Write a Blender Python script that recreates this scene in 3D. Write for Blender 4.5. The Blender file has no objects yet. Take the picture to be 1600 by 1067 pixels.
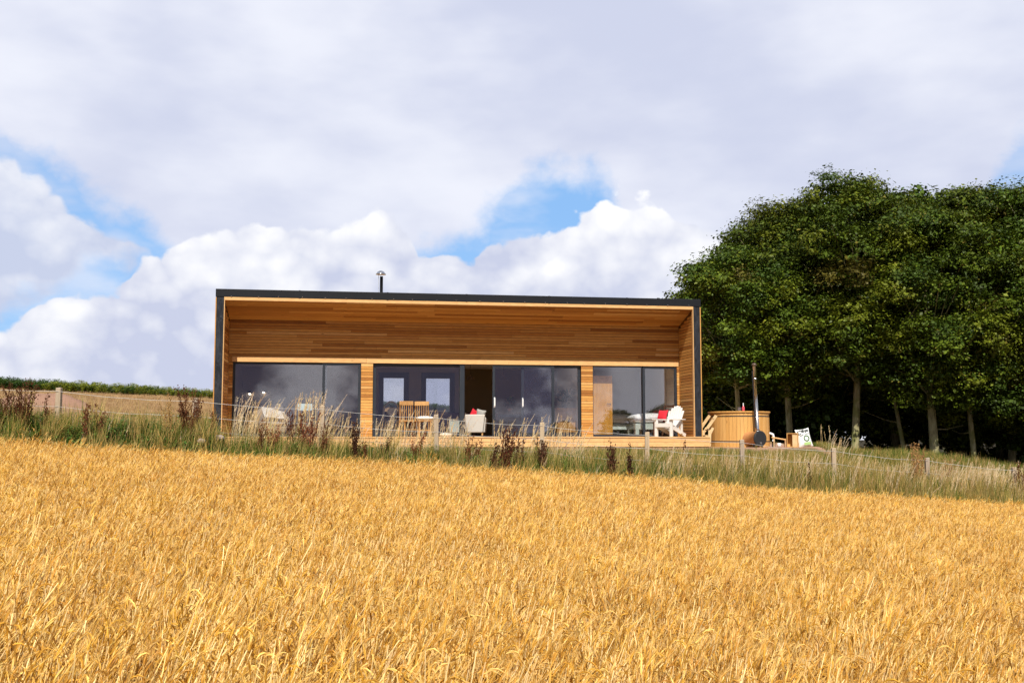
import bpy, math, random
import numpy as np
from mathutils import Vector, Matrix, Euler
R = math.radians
random.seed(7)
rng = np.random.default_rng(11)
scene = bpy.context.scene
C = scene.collection

# ------------------------------------------------------------------ camera
F = 1600.0                                   # focal length in photo pixels (36 mm on a 36 mm sensor)
HZ = 681.0                                   # photo row of the horizon
PITCH = math.atan((HZ - 533.5) / F)
CAMZ = 0.02                                  # z = 0 is the deck of the cabin
cam = bpy.data.cameras.new('camera'); cam.lens = 36.0; cam.sensor_width = 36.0
cam.clip_start = 0.1; cam.clip_end = 9000
camo = bpy.data.objects.new('camera', cam); C.objects.link(camo)
camo.location = (0, 0, CAMZ); camo.rotation_euler = (math.pi / 2 + PITCH, 0, 0)
scene.camera = camo

def ray(px, py):
    x = (px - 800) / F; y = (533.5 - py) / F
    c, s = math.cos(PITCH), math.sin(PITCH)
    d = Vector((x, c - y * s, s + y * c))
    return d / d.y
def at(px, py, Y):                            # point on a pixel's ray at depth Y
    return ray(px, py) * Y + Vector((0, 0, CAMZ))

# ------------------------------------------------------------------ node helpers
class NT:
    def __init__(s, tree): s.t = tree; s.n = tree.nodes; s.l = tree.links
    def node(s, typ, **kw):
        nd = s.n.new(typ)
        for k, v in kw.items(): setattr(nd, k, v)
        return nd
    def put(s, sock, v):
        if isinstance(v, bpy.types.NodeSocket): s.l.new(v, sock)
        elif v is not None: sock.default_value = v
    def m(s, op, a, b=None, c=None, clamp=False):
        nd = s.node('ShaderNodeMath', operation=op, use_clamp=clamp)
        s.put(nd.inputs[0], a)
        if b is not None: s.put(nd.inputs[1], b)
        if c is not None: s.put(nd.inputs[2], c)
        return nd.outputs[0]
    def ss(s, x, lo, hi):                     # smoothstep
        nd = s.node('ShaderNodeMapRange', interpolation_type='SMOOTHSTEP')
        s.put(nd.inputs[0], x); s.put(nd.inputs[1], lo); s.put(nd.inputs[2], hi)
        return nd.outputs[0]
    def noise(s, vec, scale, detail=4, rough=.55, dist=0):
        nd = s.node('ShaderNodeTexNoise'); s.put(nd.inputs['Vector'], vec)
        nd.inputs['Scale'].default_value = scale; nd.inputs['Detail'].default_value = detail
        nd.inputs['Roughness'].default_value = rough; nd.inputs['Distortion'].default_value = dist
        return nd.outputs['Fac']
    def mix(s, f, a, b, blend='MIX'):
        nd = s.node('ShaderNodeMix', data_type='RGBA', blend_type=blend)
        s.put(nd.inputs[0], f)
        for k, v in ((6, a), (7, b)):
            if isinstance(v, tuple) and len(v) == 3: v = v + (1,)
            s.put(nd.inputs[k], v)
        return nd.outputs[2]
    def vmul(s, vec, k):
        nd = s.node('ShaderNodeVectorMath', operation='MULTIPLY'); s.put(nd.inputs[0], vec); nd.inputs[1].default_value = k
        return nd.outputs[0]
    def vadd(s, vec, k):
        nd = s.node('ShaderNodeVectorMath', operation='ADD'); s.put(nd.inputs[0], vec); s.put(nd.inputs[1], k)
        return nd.outputs[0]
    def ramp(s, f, stops):
        nd = s.node('ShaderNodeValToRGB'); s.put(nd.inputs[0], f)
        e = nd.color_ramp.elements
        while len(e) < len(stops): e.new(0.5)
        for el, (p, c) in zip(e, stops): el.position = p; el.color = tuple(c) + (1,)
        return nd.outputs[0]

# ------------------------------------------------------------------ sun, sky, exposure
SUN_EL, SUN_AZ = R(47), R(180.5)              # azimuth from +Y (ahead) : the sun stands behind the camera
to_sun = Vector((math.sin(SUN_AZ) * math.cos(SUN_EL), math.cos(SUN_AZ) * math.cos(SUN_EL), math.sin(SUN_EL)))
sun = bpy.data.lights.new('sun', 'SUN'); sun.energy = 5.0; sun.angle = R(0.5); sun.color = (1, .95, .86)
suno = bpy.data.objects.new('sun', sun); C.objects.link(suno)
suno.rotation_euler = to_sun.to_track_quat('Z', 'Y').to_euler(); suno.location = (0, -20, 40)

w = bpy.data.worlds.new('World'); scene.world = w; w.use_nodes = True
W_ = NT(w.node_tree); W_.n.clear()
def build_sky():
    N = W_
    out = N.node('ShaderNodeOutputWorld'); bg = N.node('ShaderNodeBackground'); bg.inputs[1].default_value = 0.1
    N.l.new(bg.outputs[0], out.inputs[0])
    sky = N.node('ShaderNodeTexSky', sky_type='NISHITA'); sky.sun_disc = False
    sky.sun_elevation = SUN_EL; sky.sun_rotation = SUN_AZ; sky.altitude = 100; sky.dust_density = .4; sky.ozone_density = 2.0
    tc = N.node('ShaderNodeTexCoord'); d = tc.outputs['Generated']
    sp = N.node('ShaderNodeSeparateXYZ'); N.l.new(d, sp.inputs[0])
    az = N.m('ARCTAN2', sp.outputs[0], sp.outputs[1])
    hyp = N.m('SQRT', N.m('ADD', N.m('MULTIPLY', sp.outputs[0], sp.outputs[0]), N.m('MULTIPLY', sp.outputs[1], sp.outputs[1])))
    T = N.m('DIVIDE', sp.outputs[2], N.m('MAXIMUM', hyp, .02))
    H = R(45)                                  # the cloud belt repeats, mirrored, all round the horizon
    a = N.m('DIVIDE', N.m('PINGPONG', N.m('ADD', az, H), 2 * H), 2 * H)
    def curve(pts):
        nd = N.node('ShaderNodeFloatCurve'); cv = nd.mapping.curves[0]
        P = []
        for px, py in pts:
            r = ray(px, py); P.append(((math.atan2(r.x, r.y) + H) / (2 * H), r.z / math.hypot(r.x, r.y)))
        P = [(0, P[0][1])] + P + [(1, P[-1][1])]
        while len(cv.points) < len(P): cv.points.new(.5, .5)
        for p, (x, y) in zip(cv.points, P): p.location = (x, y); p.handle_type = 'VECTOR'
        nd.mapping.update(); N.l.new(a, nd.inputs[1])
        return nd.outputs[0]
    dv = N.vmul(d, (1, 1, 1.2))
    warp = N.node('ShaderNodeTexNoise'); N.l.new(dv, warp.inputs['Vector']); warp.inputs['Scale'].default_value = 12; warp.inputs['Detail'].default_value = 3
    wv = N.vadd(dv, N.vmul(warp.outputs['Color'], (.06, .06, .06)))
    vor = N.node('ShaderNodeTexVoronoi', feature='F1'); N.l.new(wv, vor.inputs['Vector']); vor.inputs['Scale'].default_value = 21     # rounded billows
    vor.inputs['Detail'].default_value = 1.0; vor.inputs['Roughness'].default_value = .5; pf = vor.outputs['Distance']
    n1 = N.noise(dv, 7, 5, .58); n2 = N.noise(dv, 26, 4, .62)
    n1b = N.noise(N.vadd(dv, (-.006, .0, .018)), 7, 4, .58)
    c1 = N.m('SUBTRACT', n1, .5); c2 = N.m('SUBTRACT', n2, .5)
    Te = N.m('ADD', N.m('ADD', T, N.m('MULTIPLY', N.m('SUBTRACT', pf, .4), .028)), N.m('ADD', N.m('MULTIPLY', c1, .045), N.m('MULTIPLY', c2, .030)))
    Tw = N.m('ADD', T, N.m('ADD', N.m('MULTIPLY', c1, .095), N.m('MULTIPLY', c2, .06)))
    main = curve([(-80, 500), (0, 487), (30, 470), (60, 455), (100, 446), (150, 434), (195, 426), (207, 402), (250, 385), (300, 376),
                  (335, 366), (355, 352), (420, 345), (520, 335), (560, 327), (622, 322), (640, 345), (648, 388), (690, 386), (738, 388), (758, 356),
                  (820, 345), (868, 340), (882, 322), (935, 312), (962, 298), (1030, 292), (1065, 316), (1110, 330), (1300, 345), (1600, 320)])
    leftt = curve([(-80, 215), (0, 238), (25, 245), (32, 264), (85, 280), (130, 308), (190, 350), (235, 378), (262, 425), (300, 560), (1600, 660)])
    leftb = curve([(-80, 480), (0, 468), (60, 452), (95, 436), (125, 404), (200, 406), (245, 396), (262, 400), (1600, 300)])
    strat = curve([(-80, 190), (0, 232), (60, 262), (120, 290), (200, 345), (250, 392), (280, 440), (560, 430), (640, 415), (690, 385), (740, 362), (785, 335), (830, 305), (875, 286), (925, 284), (955, 308),
                   (975, 350), (1010, 420), (1480, 420), (1550, 290), (1600, 235)])
    mm = N.ss(N.m('SUBTRACT', main, Te), -.001, .006)
    ml = N.m('MULTIPLY', N.ss(N.m('SUBTRACT', leftt, Te), -.002, .009), N.ss(N.m('SUBTRACT', Te, leftb), -.006, .02))
    n3 = N.noise(N.vmul(d, (1, 1, 2.2)), 3.0, 4, .5); n4 = N.noise(N.vadd(N.vmul(d, (1, 1, 2.4)), (3, 1, 2)), 8, 4, .55)
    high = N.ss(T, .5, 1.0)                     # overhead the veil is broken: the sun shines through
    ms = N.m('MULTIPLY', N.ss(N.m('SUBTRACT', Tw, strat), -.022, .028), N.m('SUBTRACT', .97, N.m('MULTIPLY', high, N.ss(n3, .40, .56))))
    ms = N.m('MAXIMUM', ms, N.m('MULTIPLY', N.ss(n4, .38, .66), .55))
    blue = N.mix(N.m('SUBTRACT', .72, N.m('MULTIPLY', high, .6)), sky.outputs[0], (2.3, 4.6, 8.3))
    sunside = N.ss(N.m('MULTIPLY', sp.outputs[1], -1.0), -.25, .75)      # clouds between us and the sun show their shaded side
    # high veil of stratus
    sf = N.ss(N.m('ADD', N.m('MULTIPLY', n3, .75), N.m('MULTIPLY', n4, .25)), .36, .63)
    scol = N.mix(sf, (5.35, 5.65, 7.0), (7.35, 7.5, 8.25))
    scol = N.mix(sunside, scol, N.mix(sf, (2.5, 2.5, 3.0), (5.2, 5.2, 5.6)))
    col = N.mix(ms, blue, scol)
    # cumulus: sunlit heads, lavender hollows
    n5 = N.noise(N.vadd(d, (1.7, 0, 5)), 5.5, 4, .5); c5 = N.m('SUBTRACT', n5, .5)
    lit = N.m('ADD', N.m('ADD', N.m('MULTIPLY', N.m('SUBTRACT', n1, n1b), 1.6), N.m('MULTIPLY', c2, .6)), N.m('MULTIPLY', N.m('SUBTRACT', .42, pf), .75))
    depth = N.m('SUBTRACT', main, T)
    top = N.m('SUBTRACT', 1.0, N.ss(depth, .0, .10))
    f = N.m('ADD', N.m('ADD', .44, N.m('MULTIPLY', top, .42)), N.m('ADD', lit, N.m('MULTIPLY', c5, 3.0)), clamp=True)
    ccol = N.mix(f, (5.0, 5.35, 6.8), (8.7, 8.7, 8.8))
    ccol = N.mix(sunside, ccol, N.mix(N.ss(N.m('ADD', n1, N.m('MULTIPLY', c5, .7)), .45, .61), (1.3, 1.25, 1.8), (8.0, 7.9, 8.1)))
    fl = N.m('ADD', .48, N.m('ADD', lit, N.m('MULTIPLY', c5, 2.2)), clamp=True)
    lcol = N.mix(fl, (4.9, 5.4, 6.9), (8.4, 8.45, 8.7))
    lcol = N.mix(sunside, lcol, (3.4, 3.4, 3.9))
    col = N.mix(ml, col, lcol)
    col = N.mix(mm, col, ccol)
    low = N.ss(T, -.02, .0)
    col = N.mix(low, (3.0, 2.9, 2.6), col)
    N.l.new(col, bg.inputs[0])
build_sky()
scene.view_settings.view_transform = 'Standard'; scene.view_settings.look = 'None'
scene.view_settings.exposure = 0.28; scene.view_settings.gamma = 1.0; scene.view_settings.use_curve_mapping = False
scene.cycles.max_bounces = 5; scene.cycles.diffuse_bounces = 3; scene.cycles.glossy_bounces = 3; scene.cycles.transparent_max_bounces = 16
scene.cycles.use_denoising = True; scene.cycles.denoiser = 'OPENIMAGEDENOISE'; scene.cycles.denoising_input_passes = 'RGB_ALBEDO_NORMAL'; scene.cycles.denoising_prefilter = 'NONE'
scene.cycles.use_adaptive_sampling = True; scene.cycles.adaptive_threshold = .02

# ------------------------------------------------------------------ materials
MATS = {}
def mat(name, fn, rough=.7, spec=.3):
    if name in MATS: return MATS[name]
    m = bpy.data.materials.new(name); m.use_nodes = True
    N = NT(m.node_tree); b = N.n['Principled BSDF']; b.inputs['Roughness'].default_value = rough
    b.inputs['Specular IOR Level'].default_value = spec
    fn(N, b); MATS[name] = m
    return m
def pos(N): return N.node('ShaderNodeNewGeometry').outputs['Position']
def bump(N, b, h, strength=.3, dist=.01):
    nd = N.node('ShaderNodeBump'); nd.inputs['Strength'].default_value = strength; nd.inputs['Distance'].default_value = dist
    N.l.new(h, nd.inputs['Height']); N.l.new(nd.outputs[0], b.inputs['Normal'])
def plain(name, col, rough=.6, var=.12, scale=8, spec=.3, metal=0):
    def fn(N, b):
        n = N.noise(pos(N), scale, 5, .6)
        k = N.m('ADD', 1 - var, N.m('MULTIPLY', n, 2 * var))
        cc = N.node('ShaderNodeCombineColor')
        for i in range(3): N.put(cc.inputs[i], k)
        N.l.new(N.mix(1.0, tuple(col), cc.outputs[0], 'MULTIPLY'), b.inputs['Base Color'])
        b.inputs['Metallic'].default_value = metal
        N.put(b.inputs['Roughness'], N.m('ADD', rough - .06, N.m('MULTIPLY', n, .12)))
    return mat(name, fn, rough, spec)
def timber(name, stops, grain, rough=.62, knots=True):
    def fn(N, b):
        oi = N.node('ShaderNodeObjectInfo')
        off = N.node('ShaderNodeCombineXYZ')
        N.put(off.inputs[0], N.m('MULTIPLY', oi.outputs['Random'], 37)); N.put(off.inputs[2], N.m('MULTIPLY', oi.outputs['Random'], 91))
        p = N.vadd(pos(N), off.outputs[0])
        g = N.noise(N.vmul(p, grain), 1.0, 6, .6, .4)
        c = N.ramp(oi.outputs['Random'], stops)
        g2 = N.ss(g, .3, .75)
        c = N.mix(N.m('MULTIPLY', g2, .45), c, N.mix(1.0, c, (.55, .45, .38), 'MULTIPLY'))
        if knots:
            v = N.node('ShaderNodeTexVoronoi'); N.put(v.inputs['Vector'], N.vmul(p, tuple(x * .16 + .9 for x in grain))); v.inputs['Scale'].default_value = 1.0
            k = N.m('SUBTRACT', 1.0, N.ss(v.outputs['Distance'], .03, .09))
            c = N.mix(N.m('MULTIPLY', k, .6), c, (.10, .04, .015))
        N.l.new(c, b.inputs['Base Color'])
        bump(N, b, g, .25, .004)
    return mat(name, fn, rough, .25)
LARCH = [(0, (.30, .118, .026)), (.15, (.44, .195, .044)), (.4, (.57, .285, .072)), (.7, (.64, .345, .10)), (.86, (.49, .215, .05)), (1, (.72, .44, .165))]
larch = timber('larch_boards', LARCH, (1.5, 26, 26))
larch_v = timber('larch_staves', [(0, (.56, .29, .08)), (.5, (.64, .35, .105)), (1, (.70, .41, .14))], (26, 26, 1.6))
larch_pale = timber('larch_pale', [(0, (.68, .40, .165)), (1, (.74, .46, .20))], (1.4, 26, 26))
sawn = timber('sawn_softwood', [(0, (.62, .44, .22)), (1, (.70, .52, .30))], (5, 5, 12))
oak = timber('oak', [(0, (.56, .28, .045)), (1, (.62, .32, .06))], (14, 14, 1.2), knots=False)
pine = timber('pine', [(0, (.44, .24, .09)), (1, (.54, .31, .12))], (12, 12, 4), knots=False)
greywood = timber('weathered_post', [(0, (.42, .33, .23)), (.5, (.36, .29, .22)), (1, (.48, .37, .24))], (30, 30, 3))
darkwood = timber('dark_wood', [(0, (.07, .035, .02)), (1, (.10, .05, .03))], (14, 14, 3), knots=False)
def m_membrane(N, b):
    n = N.noise(N.vmul(pos(N), (6, 6, 2)), 1.4, 4, .6, .8)
    N.l.new(N.ramp(n, [(.3, (.012, .013, .016)), (.7, (.030, .033, .042))]), b.inputs['Base Color'])
    bump(N, b, n, .9, .05)
membrane = mat('black_roof_membrane', m_membrane, .55, .18)
fascia_m = plain('black_fascia', (.010, .011, .014), .5, .25, 1.5, .2)
frame_m = plain('anthracite_aluminium', (.020, .026, .036), .38, .1, 5, .5)
steel = plain('stainless_steel', (.62, .60, .57), .22, .05, 20, .5, 1)
black_iron = plain('black_iron', (.02, .02, .022), .5, .3, 30, .4)
wallpaint = plain('interior_paint', (.78, .74, .67), .8, .03)
greypaint = plain('living_room_paint', (.30, .28, .30), .8, .03)
warmpaint = plain('interior_dark_paint', (.20, .145, .085), .8, .05)
navy = plain('navy_paint', (.020, .035, .085), .45, .05)
floor_m = plain('oak_floor', (.30, .18, .09), .4, .2, 3)
white_pl = plain('white_resin', (.66, .64, .61), .4, .03, 6)
white_cl = plain('white_linen', (.80, .80, .77), .85, .05, 25)
grey_cl = plain('light_grey_fabric', (.52, .50, .46), .9, .08, 60)
grey2_cl = plain('mid_grey_fabric', (.30, .29, .27), .9, .1, 60)
beige_cl = plain('beige_fabric', (.42, .33, .22), .9, .1, 50)
cream_cl = plain('cream_wool', (.74, .68, .58), .9, .08, 50)
red_cl = plain('red_fabric', (.55, .02, .035), .85, .15, 40)
paleblue = plain('pale_blue_card', (.55, .72, .72), .6, .04)
palegreen = plain('pale_green_paint', (.52, .60, .53), .6, .05)
terracotta = plain('terracotta', (.35, .14, .07), .8, .1)
plum = plain('plum_fabric', (.10, .03, .07), .9, .1)
bronze = plain('bronze_shade', (.09, .055, .035), .4, .1, 10, .4)
brown_barrel = plain('copper_brown_steel', (.46, .21, .08), .35, .12, 14, .5)
white_pvc = plain('white_pipe', (.75, .76, .76), .35, .03)
wirewhite = plain('white_fence_tape', (.52, .50, .46), .5, .05)
wiregrey = plain('galvanised_wire', (.42, .42, .42), .4, .1, 20, .5)
sackwhite = plain('white_sack', (.76, .77, .74), .45, .06, 18)
inkblack = plain('black_print', (.015, .02, .018), .5, .2)
inkgreen = plain('green_print', (.36, .55, .20), .5, .1)
inkdark = plain('dark_green_print', (.05, .12, .04), .5, .1)
pinkbottle = plain('pink_bottle', (.62, .08, .10), .12, .1)
rock_m = plain('pale_stone', (.30, .24, .20), .9, .35, 9)
water_m = plain('tub_water', (.02, .05, .05), .05, .05, 3, .5)
def m_glass(N, b):
    o = N.n['Material Output']
    tr = N.node('ShaderNodeBsdfTransparent'); tr.inputs[0].default_value = (.955, .96, .97, 1)
    gl = N.node('ShaderNodeBsdfGlossy'); gl.inputs['Roughness'].default_value = .0; gl.inputs[0].default_value = (.92, .92, 1, 1)
    ge = N.node('ShaderNodeNewGeometry'); dt = N.node('ShaderNodeVectorMath', operation='DOT_PRODUCT'); N.l.new(ge.outputs['Normal'], dt.inputs[0]); N.l.new(ge.outputs['Incoming'], dt.inputs[1])
    cs = N.m('ABSOLUTE', dt.outputs['Value']); F0 = .125               # coated double glazing
    fr = N.m('ADD', F0, N.m('MULTIPLY', 1 - F0, N.m('POWER', N.m('SUBTRACT', 1.0, cs), 5.0)))
    nz = N.noise(pos(N), .5, 1); nd = N.node('ShaderNodeBump'); nd.inputs['Strength'].default_value = .05; nd.inputs['Distance'].default_value = .05
    N.l.new(nz, nd.inputs['Height']); N.l.new(nd.outputs[0], gl.inputs['Normal'])
    mx = N.node('ShaderNodeMixShader'); N.l.new(fr, mx.inputs[0]); N.l.new(tr.outputs[0], mx.inputs[1]); N.l.new(gl.outputs[0], mx.inputs[2])
    N.l.new(mx.outputs[0], o.inputs[0])
glass = mat('window_glass', m_glass)
def m_lamp(N, b):
    b.inputs['Base Color'].default_value = (1, .85, .6, 1); b.inputs['Emission Color'].default_value = (1, .82, .55, 1); b.inputs['Emission Strength'].default_value = 14
lampglow = mat('lamp_glow', m_lamp)
def leafy(name, spec=.25, rough=.5, trans=.3):   # colour from the mesh's own 'col' attribute, varied per instance
    def fn(N, b):
        at_ = N.node('ShaderNodeAttribute'); at_.attribute_name = 'col'
        oi = N.node('ShaderNodeObjectInfo')
        hs = N.node('ShaderNodeHueSaturation'); N.l.new(at_.outputs['Color'], hs.inputs['Color'])
        N.put(hs.inputs['Value'], N.m('ADD', .82, N.m('MULTIPLY', oi.outputs['Random'], .36)))
        N.put(hs.inputs['Hue'], N.m('ADD', .493, N.m('MULTIPLY', oi.outputs['Random'], .014)))
        N.l.new(hs.outputs[0], b.inputs['Base Color'])
        t = N.node('ShaderNodeBsdfTranslucent'); N.l.new(hs.outputs[0], t.inputs[0])
        mx = N.node('ShaderNodeMixShader'); mx.inputs[0].default_value = trans
        N.l.new(b.outputs[0], mx.inputs[1]); N.l.new(t.outputs[0], mx.inputs[2]); N.l.new(mx.outputs[0], N.n['Material Output'].inputs[0])
    return mat(name, fn, rough, spec)
leaf_m = leafy('tree_leaves', .18, .5, .16)
straw_m = leafy('barley_straw', .25, .55, .10)
grass_m = leafy('grass_blades', .2, .6, .3)
dock_m = leafy('dock_seed', .1, .8, .08)
def m_bark(N, b):
    p = N.vmul(pos(N), (9, 9, 2.2)); n = N.noise(p, 1, 6, .65); n2 = N.noise(pos(N), 1.3, 4)
    c = N.ramp(n, [(.3, (.12, .10, .055)), (.5, (.34, .30, .16)), (.72, (.46, .42, .26))])
    N.l.new(N.mix(N.ss(n2, .45, .65), c, (.22, .22, .08)), b.inputs['Base Color']); bump(N, b, n, .8, .05)
bark = mat('lichened_bark', m_bark, .9, .1)

# ------------------------------------------------------------------ object helpers
def tag(o, label=None, cat=None, group=None, kind=None):
    if label: o['label'] = label
    if cat: o['category'] = cat
    if group: o['group'] = group
    if kind: o['kind'] = kind
    return o
def thing(name, label, cat, loc=(0, 0, 0), rz=0, group=None):
    o = bpy.data.objects.new(name, None); C.objects.link(o); o.empty_display_size = .2
    o.location = loc; o.rotation_euler = (0, 0, rz)
    return tag(o, label, cat, group)
def link(name, me, m=None, parent=None):
    o = bpy.data.objects.new(name, me); C.objects.link(o)
    if m is not None and not me.materials: me.materials.append(m)
    if parent: o.parent = parent
    return o
class MB:
    def __init__(s): s.v = []; s.f = []
    def add(s, vs, fs):
        k = len(s.v); s.v += [tuple(v) for v in vs]; s.f += [tuple(i + k for i in f) for f in fs]; return s
    def box(s, x0, x1, y0, y1, z0, z1):
        return s.add([(x0, y0, z0), (x1, y0, z0), (x1, y1, z0), (x0, y1, z0), (x0, y0, z1), (x1, y0, z1), (x1, y1, z1), (x0, y1, z1)],
                     [(0, 3, 2, 1), (4, 5, 6, 7), (0, 1, 5, 4), (1, 2, 6, 5), (2, 3, 7, 6), (3, 0, 4, 7)])
    def bar(s, p, q, w, d, side=(0, 1, 0)):     # rectangular bar from p to q
        p, q = Vector(p), Vector(q); a = (q - p).normalized(); sd = Vector(side); sd = (sd - a * sd.dot(a)).normalized(); up = a.cross(sd)
        vs = []
        for c in (p, q):
            for i, j in ((-1, -1), (1, -1), (1, 1), (-1, 1)): vs.append(c + sd * (d / 2 * i) + up * (w / 2 * j))
        return s.add(vs, [(3, 2, 1, 0), (4, 5, 6, 7), (0, 1, 5, 4), (1, 2, 6, 5), (2, 3, 7, 6), (3, 0, 4, 7)])
    def tube(s, pts, rad, n=8, caps=True):
        pts = [Vector(p) for p in pts]; rad = rad if isinstance(rad, (list, tuple)) else [rad] * len(pts)
        vs = []; fs = []; ref = Vector((.3, .2, 1)).normalized()
        for i, p in enumerate(pts):
            t = (pts[min(i + 1, len(pts) - 1)] - pts[max(i - 1, 0)]).normalized()
            r_ = ref if abs(t.dot(ref)) < .95 else Vector((1, 0, 0))
            x = t.cross(r_).normalized(); y = t.cross(x)
            for k in range(n):
                a = 2 * math.pi * k / n; vs.append(p + (x * math.cos(a) + y * math.sin(a)) * rad[i])
        for i in range(len(pts) - 1):
            for k in range(n):
                k2 = (k + 1) % n; fs.append((i * n + k, i * n + k2, (i + 1) * n + k2, (i + 1) * n + k))
        if caps: fs.append(tuple(range(n))); fs.append(tuple(reversed(range((len(pts) - 1) * n, len(pts) * n))))
        return s.add(vs, fs)
    def lathe(s, prof, n=24, c=(0, 0, 0)):
        vs = []; fs = []
        for r, z in prof:
            for k in range(n):
                a = 2 * math.pi * k / n; vs.append((c[0] + r * math.cos(a), c[1] + r * math.sin(a), c[2] + z))
        for i in range(len(prof) - 1):
            for k in range(n): k2 = (k + 1) % n; fs.append((i * n + k, i * n + k2, (i + 1) * n + k2, (i + 1) * n + k))
        return s.add(vs, fs)
    def pillow(s, c, sx, sy, sz, e=.55, n=14, rot=None, lump=0):
        vs = []; fs = []; nu, nv = n * 2, n
        pw = lambda x, e: math.copysign(abs(x) ** e, x)
        for j in range(nv + 1):
            ph = -math.pi / 2 + math.pi * j / nv
            for i in range(nu):
                th = 2 * math.pi * i / nu
                p = Vector((sx * pw(math.cos(ph), .9) * pw(math.cos(th), e), sy * pw(math.cos(ph), .9) * pw(math.sin(th), e), sz * pw(math.sin(ph), .9)))
                if lump: p *= 1 + lump * (math.sin(5 * th + 3 * ph) * .5 + math.sin(9 * th - 4 * ph + 1) * .3)
                if rot: p = rot @ p
                vs.append(p + Vector(c))
        for j in range(nv):
            for i in range(nu): i2 = (i + 1) % nu; fs.append((j * nu + i, j * nu + i2, (j + 1) * nu + i2, (j + 1) * nu + i))
        return s.add(vs, fs)
    def mesh(s, name, m=None, smooth=False):
        me = bpy.data.meshes.new(name); me.from_pydata(s.v, [], s.f)
        if m: me.materials.append(m)
        if smooth: me.polygons.foreach_set('use_smooth', [True] * len(me.polygons))
        me.update(); return me
    def build(s, name, m, parent=None, smooth=False, bevel=0):
        o = link(name, s.mesh(name, m, smooth), None, parent)
        if bevel:
            b = o.modifiers.new('bevel', 'BEVEL'); b.width = bevel; b.segments = 2; b.limit_method = 'ANGLE'
        return o
_cubes = {}
def board(name, parent, m, x0, x1, y0, y1, z0, z1, rx=0):   # one plank: shares a unit cube
    if m.name not in _cubes: _cubes[m.name] = MB().box(-.5, .5, -.5, .5, -.5, .5).mesh('plank', m)
    o = bpy.data.objects.new(name, _cubes[m.name]); C.objects.link(o); o.parent = parent
    o.location = ((x0 + x1) / 2, (y0 + y1) / 2, (z0 + z1) / 2); o.scale = (x1 - x0, y1 - y0, z1 - z0); o.rotation_euler = (rx, 0, 0)
    return o
def np_mesh(name, V, Fq, m, col=None, smooth=False):         # numpy arrays -> mesh; Fq is (n, k)
    me = bpy.data.meshes.new(name); n, k = Fq.shape
    me.vertices.add(len(V)); me.vertices.foreach_set('co', np.ascontiguousarray(V, np.float32).ravel())
    me.loops.add(n * k); me.loops.foreach_set('vertex_index', Fq.astype(np.int32).ravel())
    me.polygons.add(n); me.polygons.foreach_set('loop_start', np.arange(n, dtype=np.int32) * k)
    if smooth: me.polygons.foreach_set('use_smooth', np.ones(n, bool))
    if col is not None:
        a = me.attributes.new('col', 'FLOAT_COLOR', 'POINT')
        a.data.foreach_set('color', np.concatenate([col, np.ones((len(col), 1))], 1).astype(np.float32).ravel())
    me.materials.append(m); me.update(calc_edges=True); return me

# ------------------------------------------------------------------ terrain
def sst(x, a, b):
    t = np.clip((x - a) / (b - a), 0, 1); return t * t * (3 - 2 * t)
FX0, FY0, FA, FB = -9.72, 22.0, 2.633, .70          # first fence post and the step to the next
def yfence(X): return FY0 + (FB / FA) * (X - FX0)
HO = Vector((-8.08, 27.8, 0)); HANG = math.atan2(2.2, 13.61); HW = 13.79
HU = Vector((math.cos(HANG), math.sin(HANG), 0)); HV = Vector((-math.sin(HANG), math.cos(HANG), 0))
def crop_top(X, Y): return -1.05 + .0105 * Y - .07 * np.clip(X, -40, 40) - .011 * np.clip(X, 0, 40)
CROP_H = .66
def height(X, Y):
    X = np.asarray(X, float); Y = np.asarray(Y, float)
    Xc = np.clip(X, -45, 45)
    yf = yfence(Xc); t = Y - yf
    field = crop_top(X, np.maximum(Y, -30)) - CROP_H + 0 * Y
    zf = -.14 - .0755 * (Xc + 9.72)
    rise = np.clip(Y - 28, 0, 34) * np.interp(X, [-34, -17, -5, 5, 16], [.106, .080, .058, .03, 0])
    right = -.12 * np.clip(X - 9.3, 0, 14)
    terr = -.30 + rise + right + .02 * np.sin(X * 1.3) * np.cos(Y * .9)
    lu = (X - HO.x) * HU.x + (Y - HO.y) * HU.y; lv = (X - HO.x) * HV.x + (Y - HO.y) * HV.y
    ins = sst(lu, -2.2, -.7) * (1 - sst(lu, HW + 4.5, HW + 6.5)) * sst(lv, -2.5, -.9) * (1 - sst(lv, 7.5, 10))
    terr = terr * (1 - ins) + (-.31) * ins
    z = field + (zf - field) * sst(t, -1.5, -.35)
    rg = sst(X, 8.6, 11.0)
    z = z + (terr - z) * sst(t, .5 + 1.5 * rg, 3.4 + 3.6 * rg)
    far = sst(Y, 64, 150)
    z = z * (1 - far) + (-7 - .004 * np.clip(Y, 0, 4000)) * far
    return z
def hz(x, y): return float(height(x, y))
def axis(spans):
    a = [spans[0][0]]
    for lo, hi, st in spans:
        n = max(1, int(round((hi - lo) / st))); a += list(lo + (hi - lo) * (np.arange(n) + 1) / n)
    return np.array(a)
gx = axis([(-4000, -400, 600), (-400, -60, 40), (-60, -22, 2), (-22, 24, .35), (24, 60, 2), (60, 400, 40), (400, 4000, 600)])
gy = axis([(-400, -20, 40), (-20, 14, 1), (14, 44, .3), (44, 76, 1.2), (76, 180, 8), (180, 600, 60), (600, 6000, 600)])
GX, GY = np.meshgrid(gx, gy); GZ = height(GX, GY)
nx, ny = len(gx), len(gy)
ii, jj = np.meshgrid(np.arange(nx - 1), np.arange(ny - 1)); k0 = (jj * nx + ii).ravel()
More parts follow.
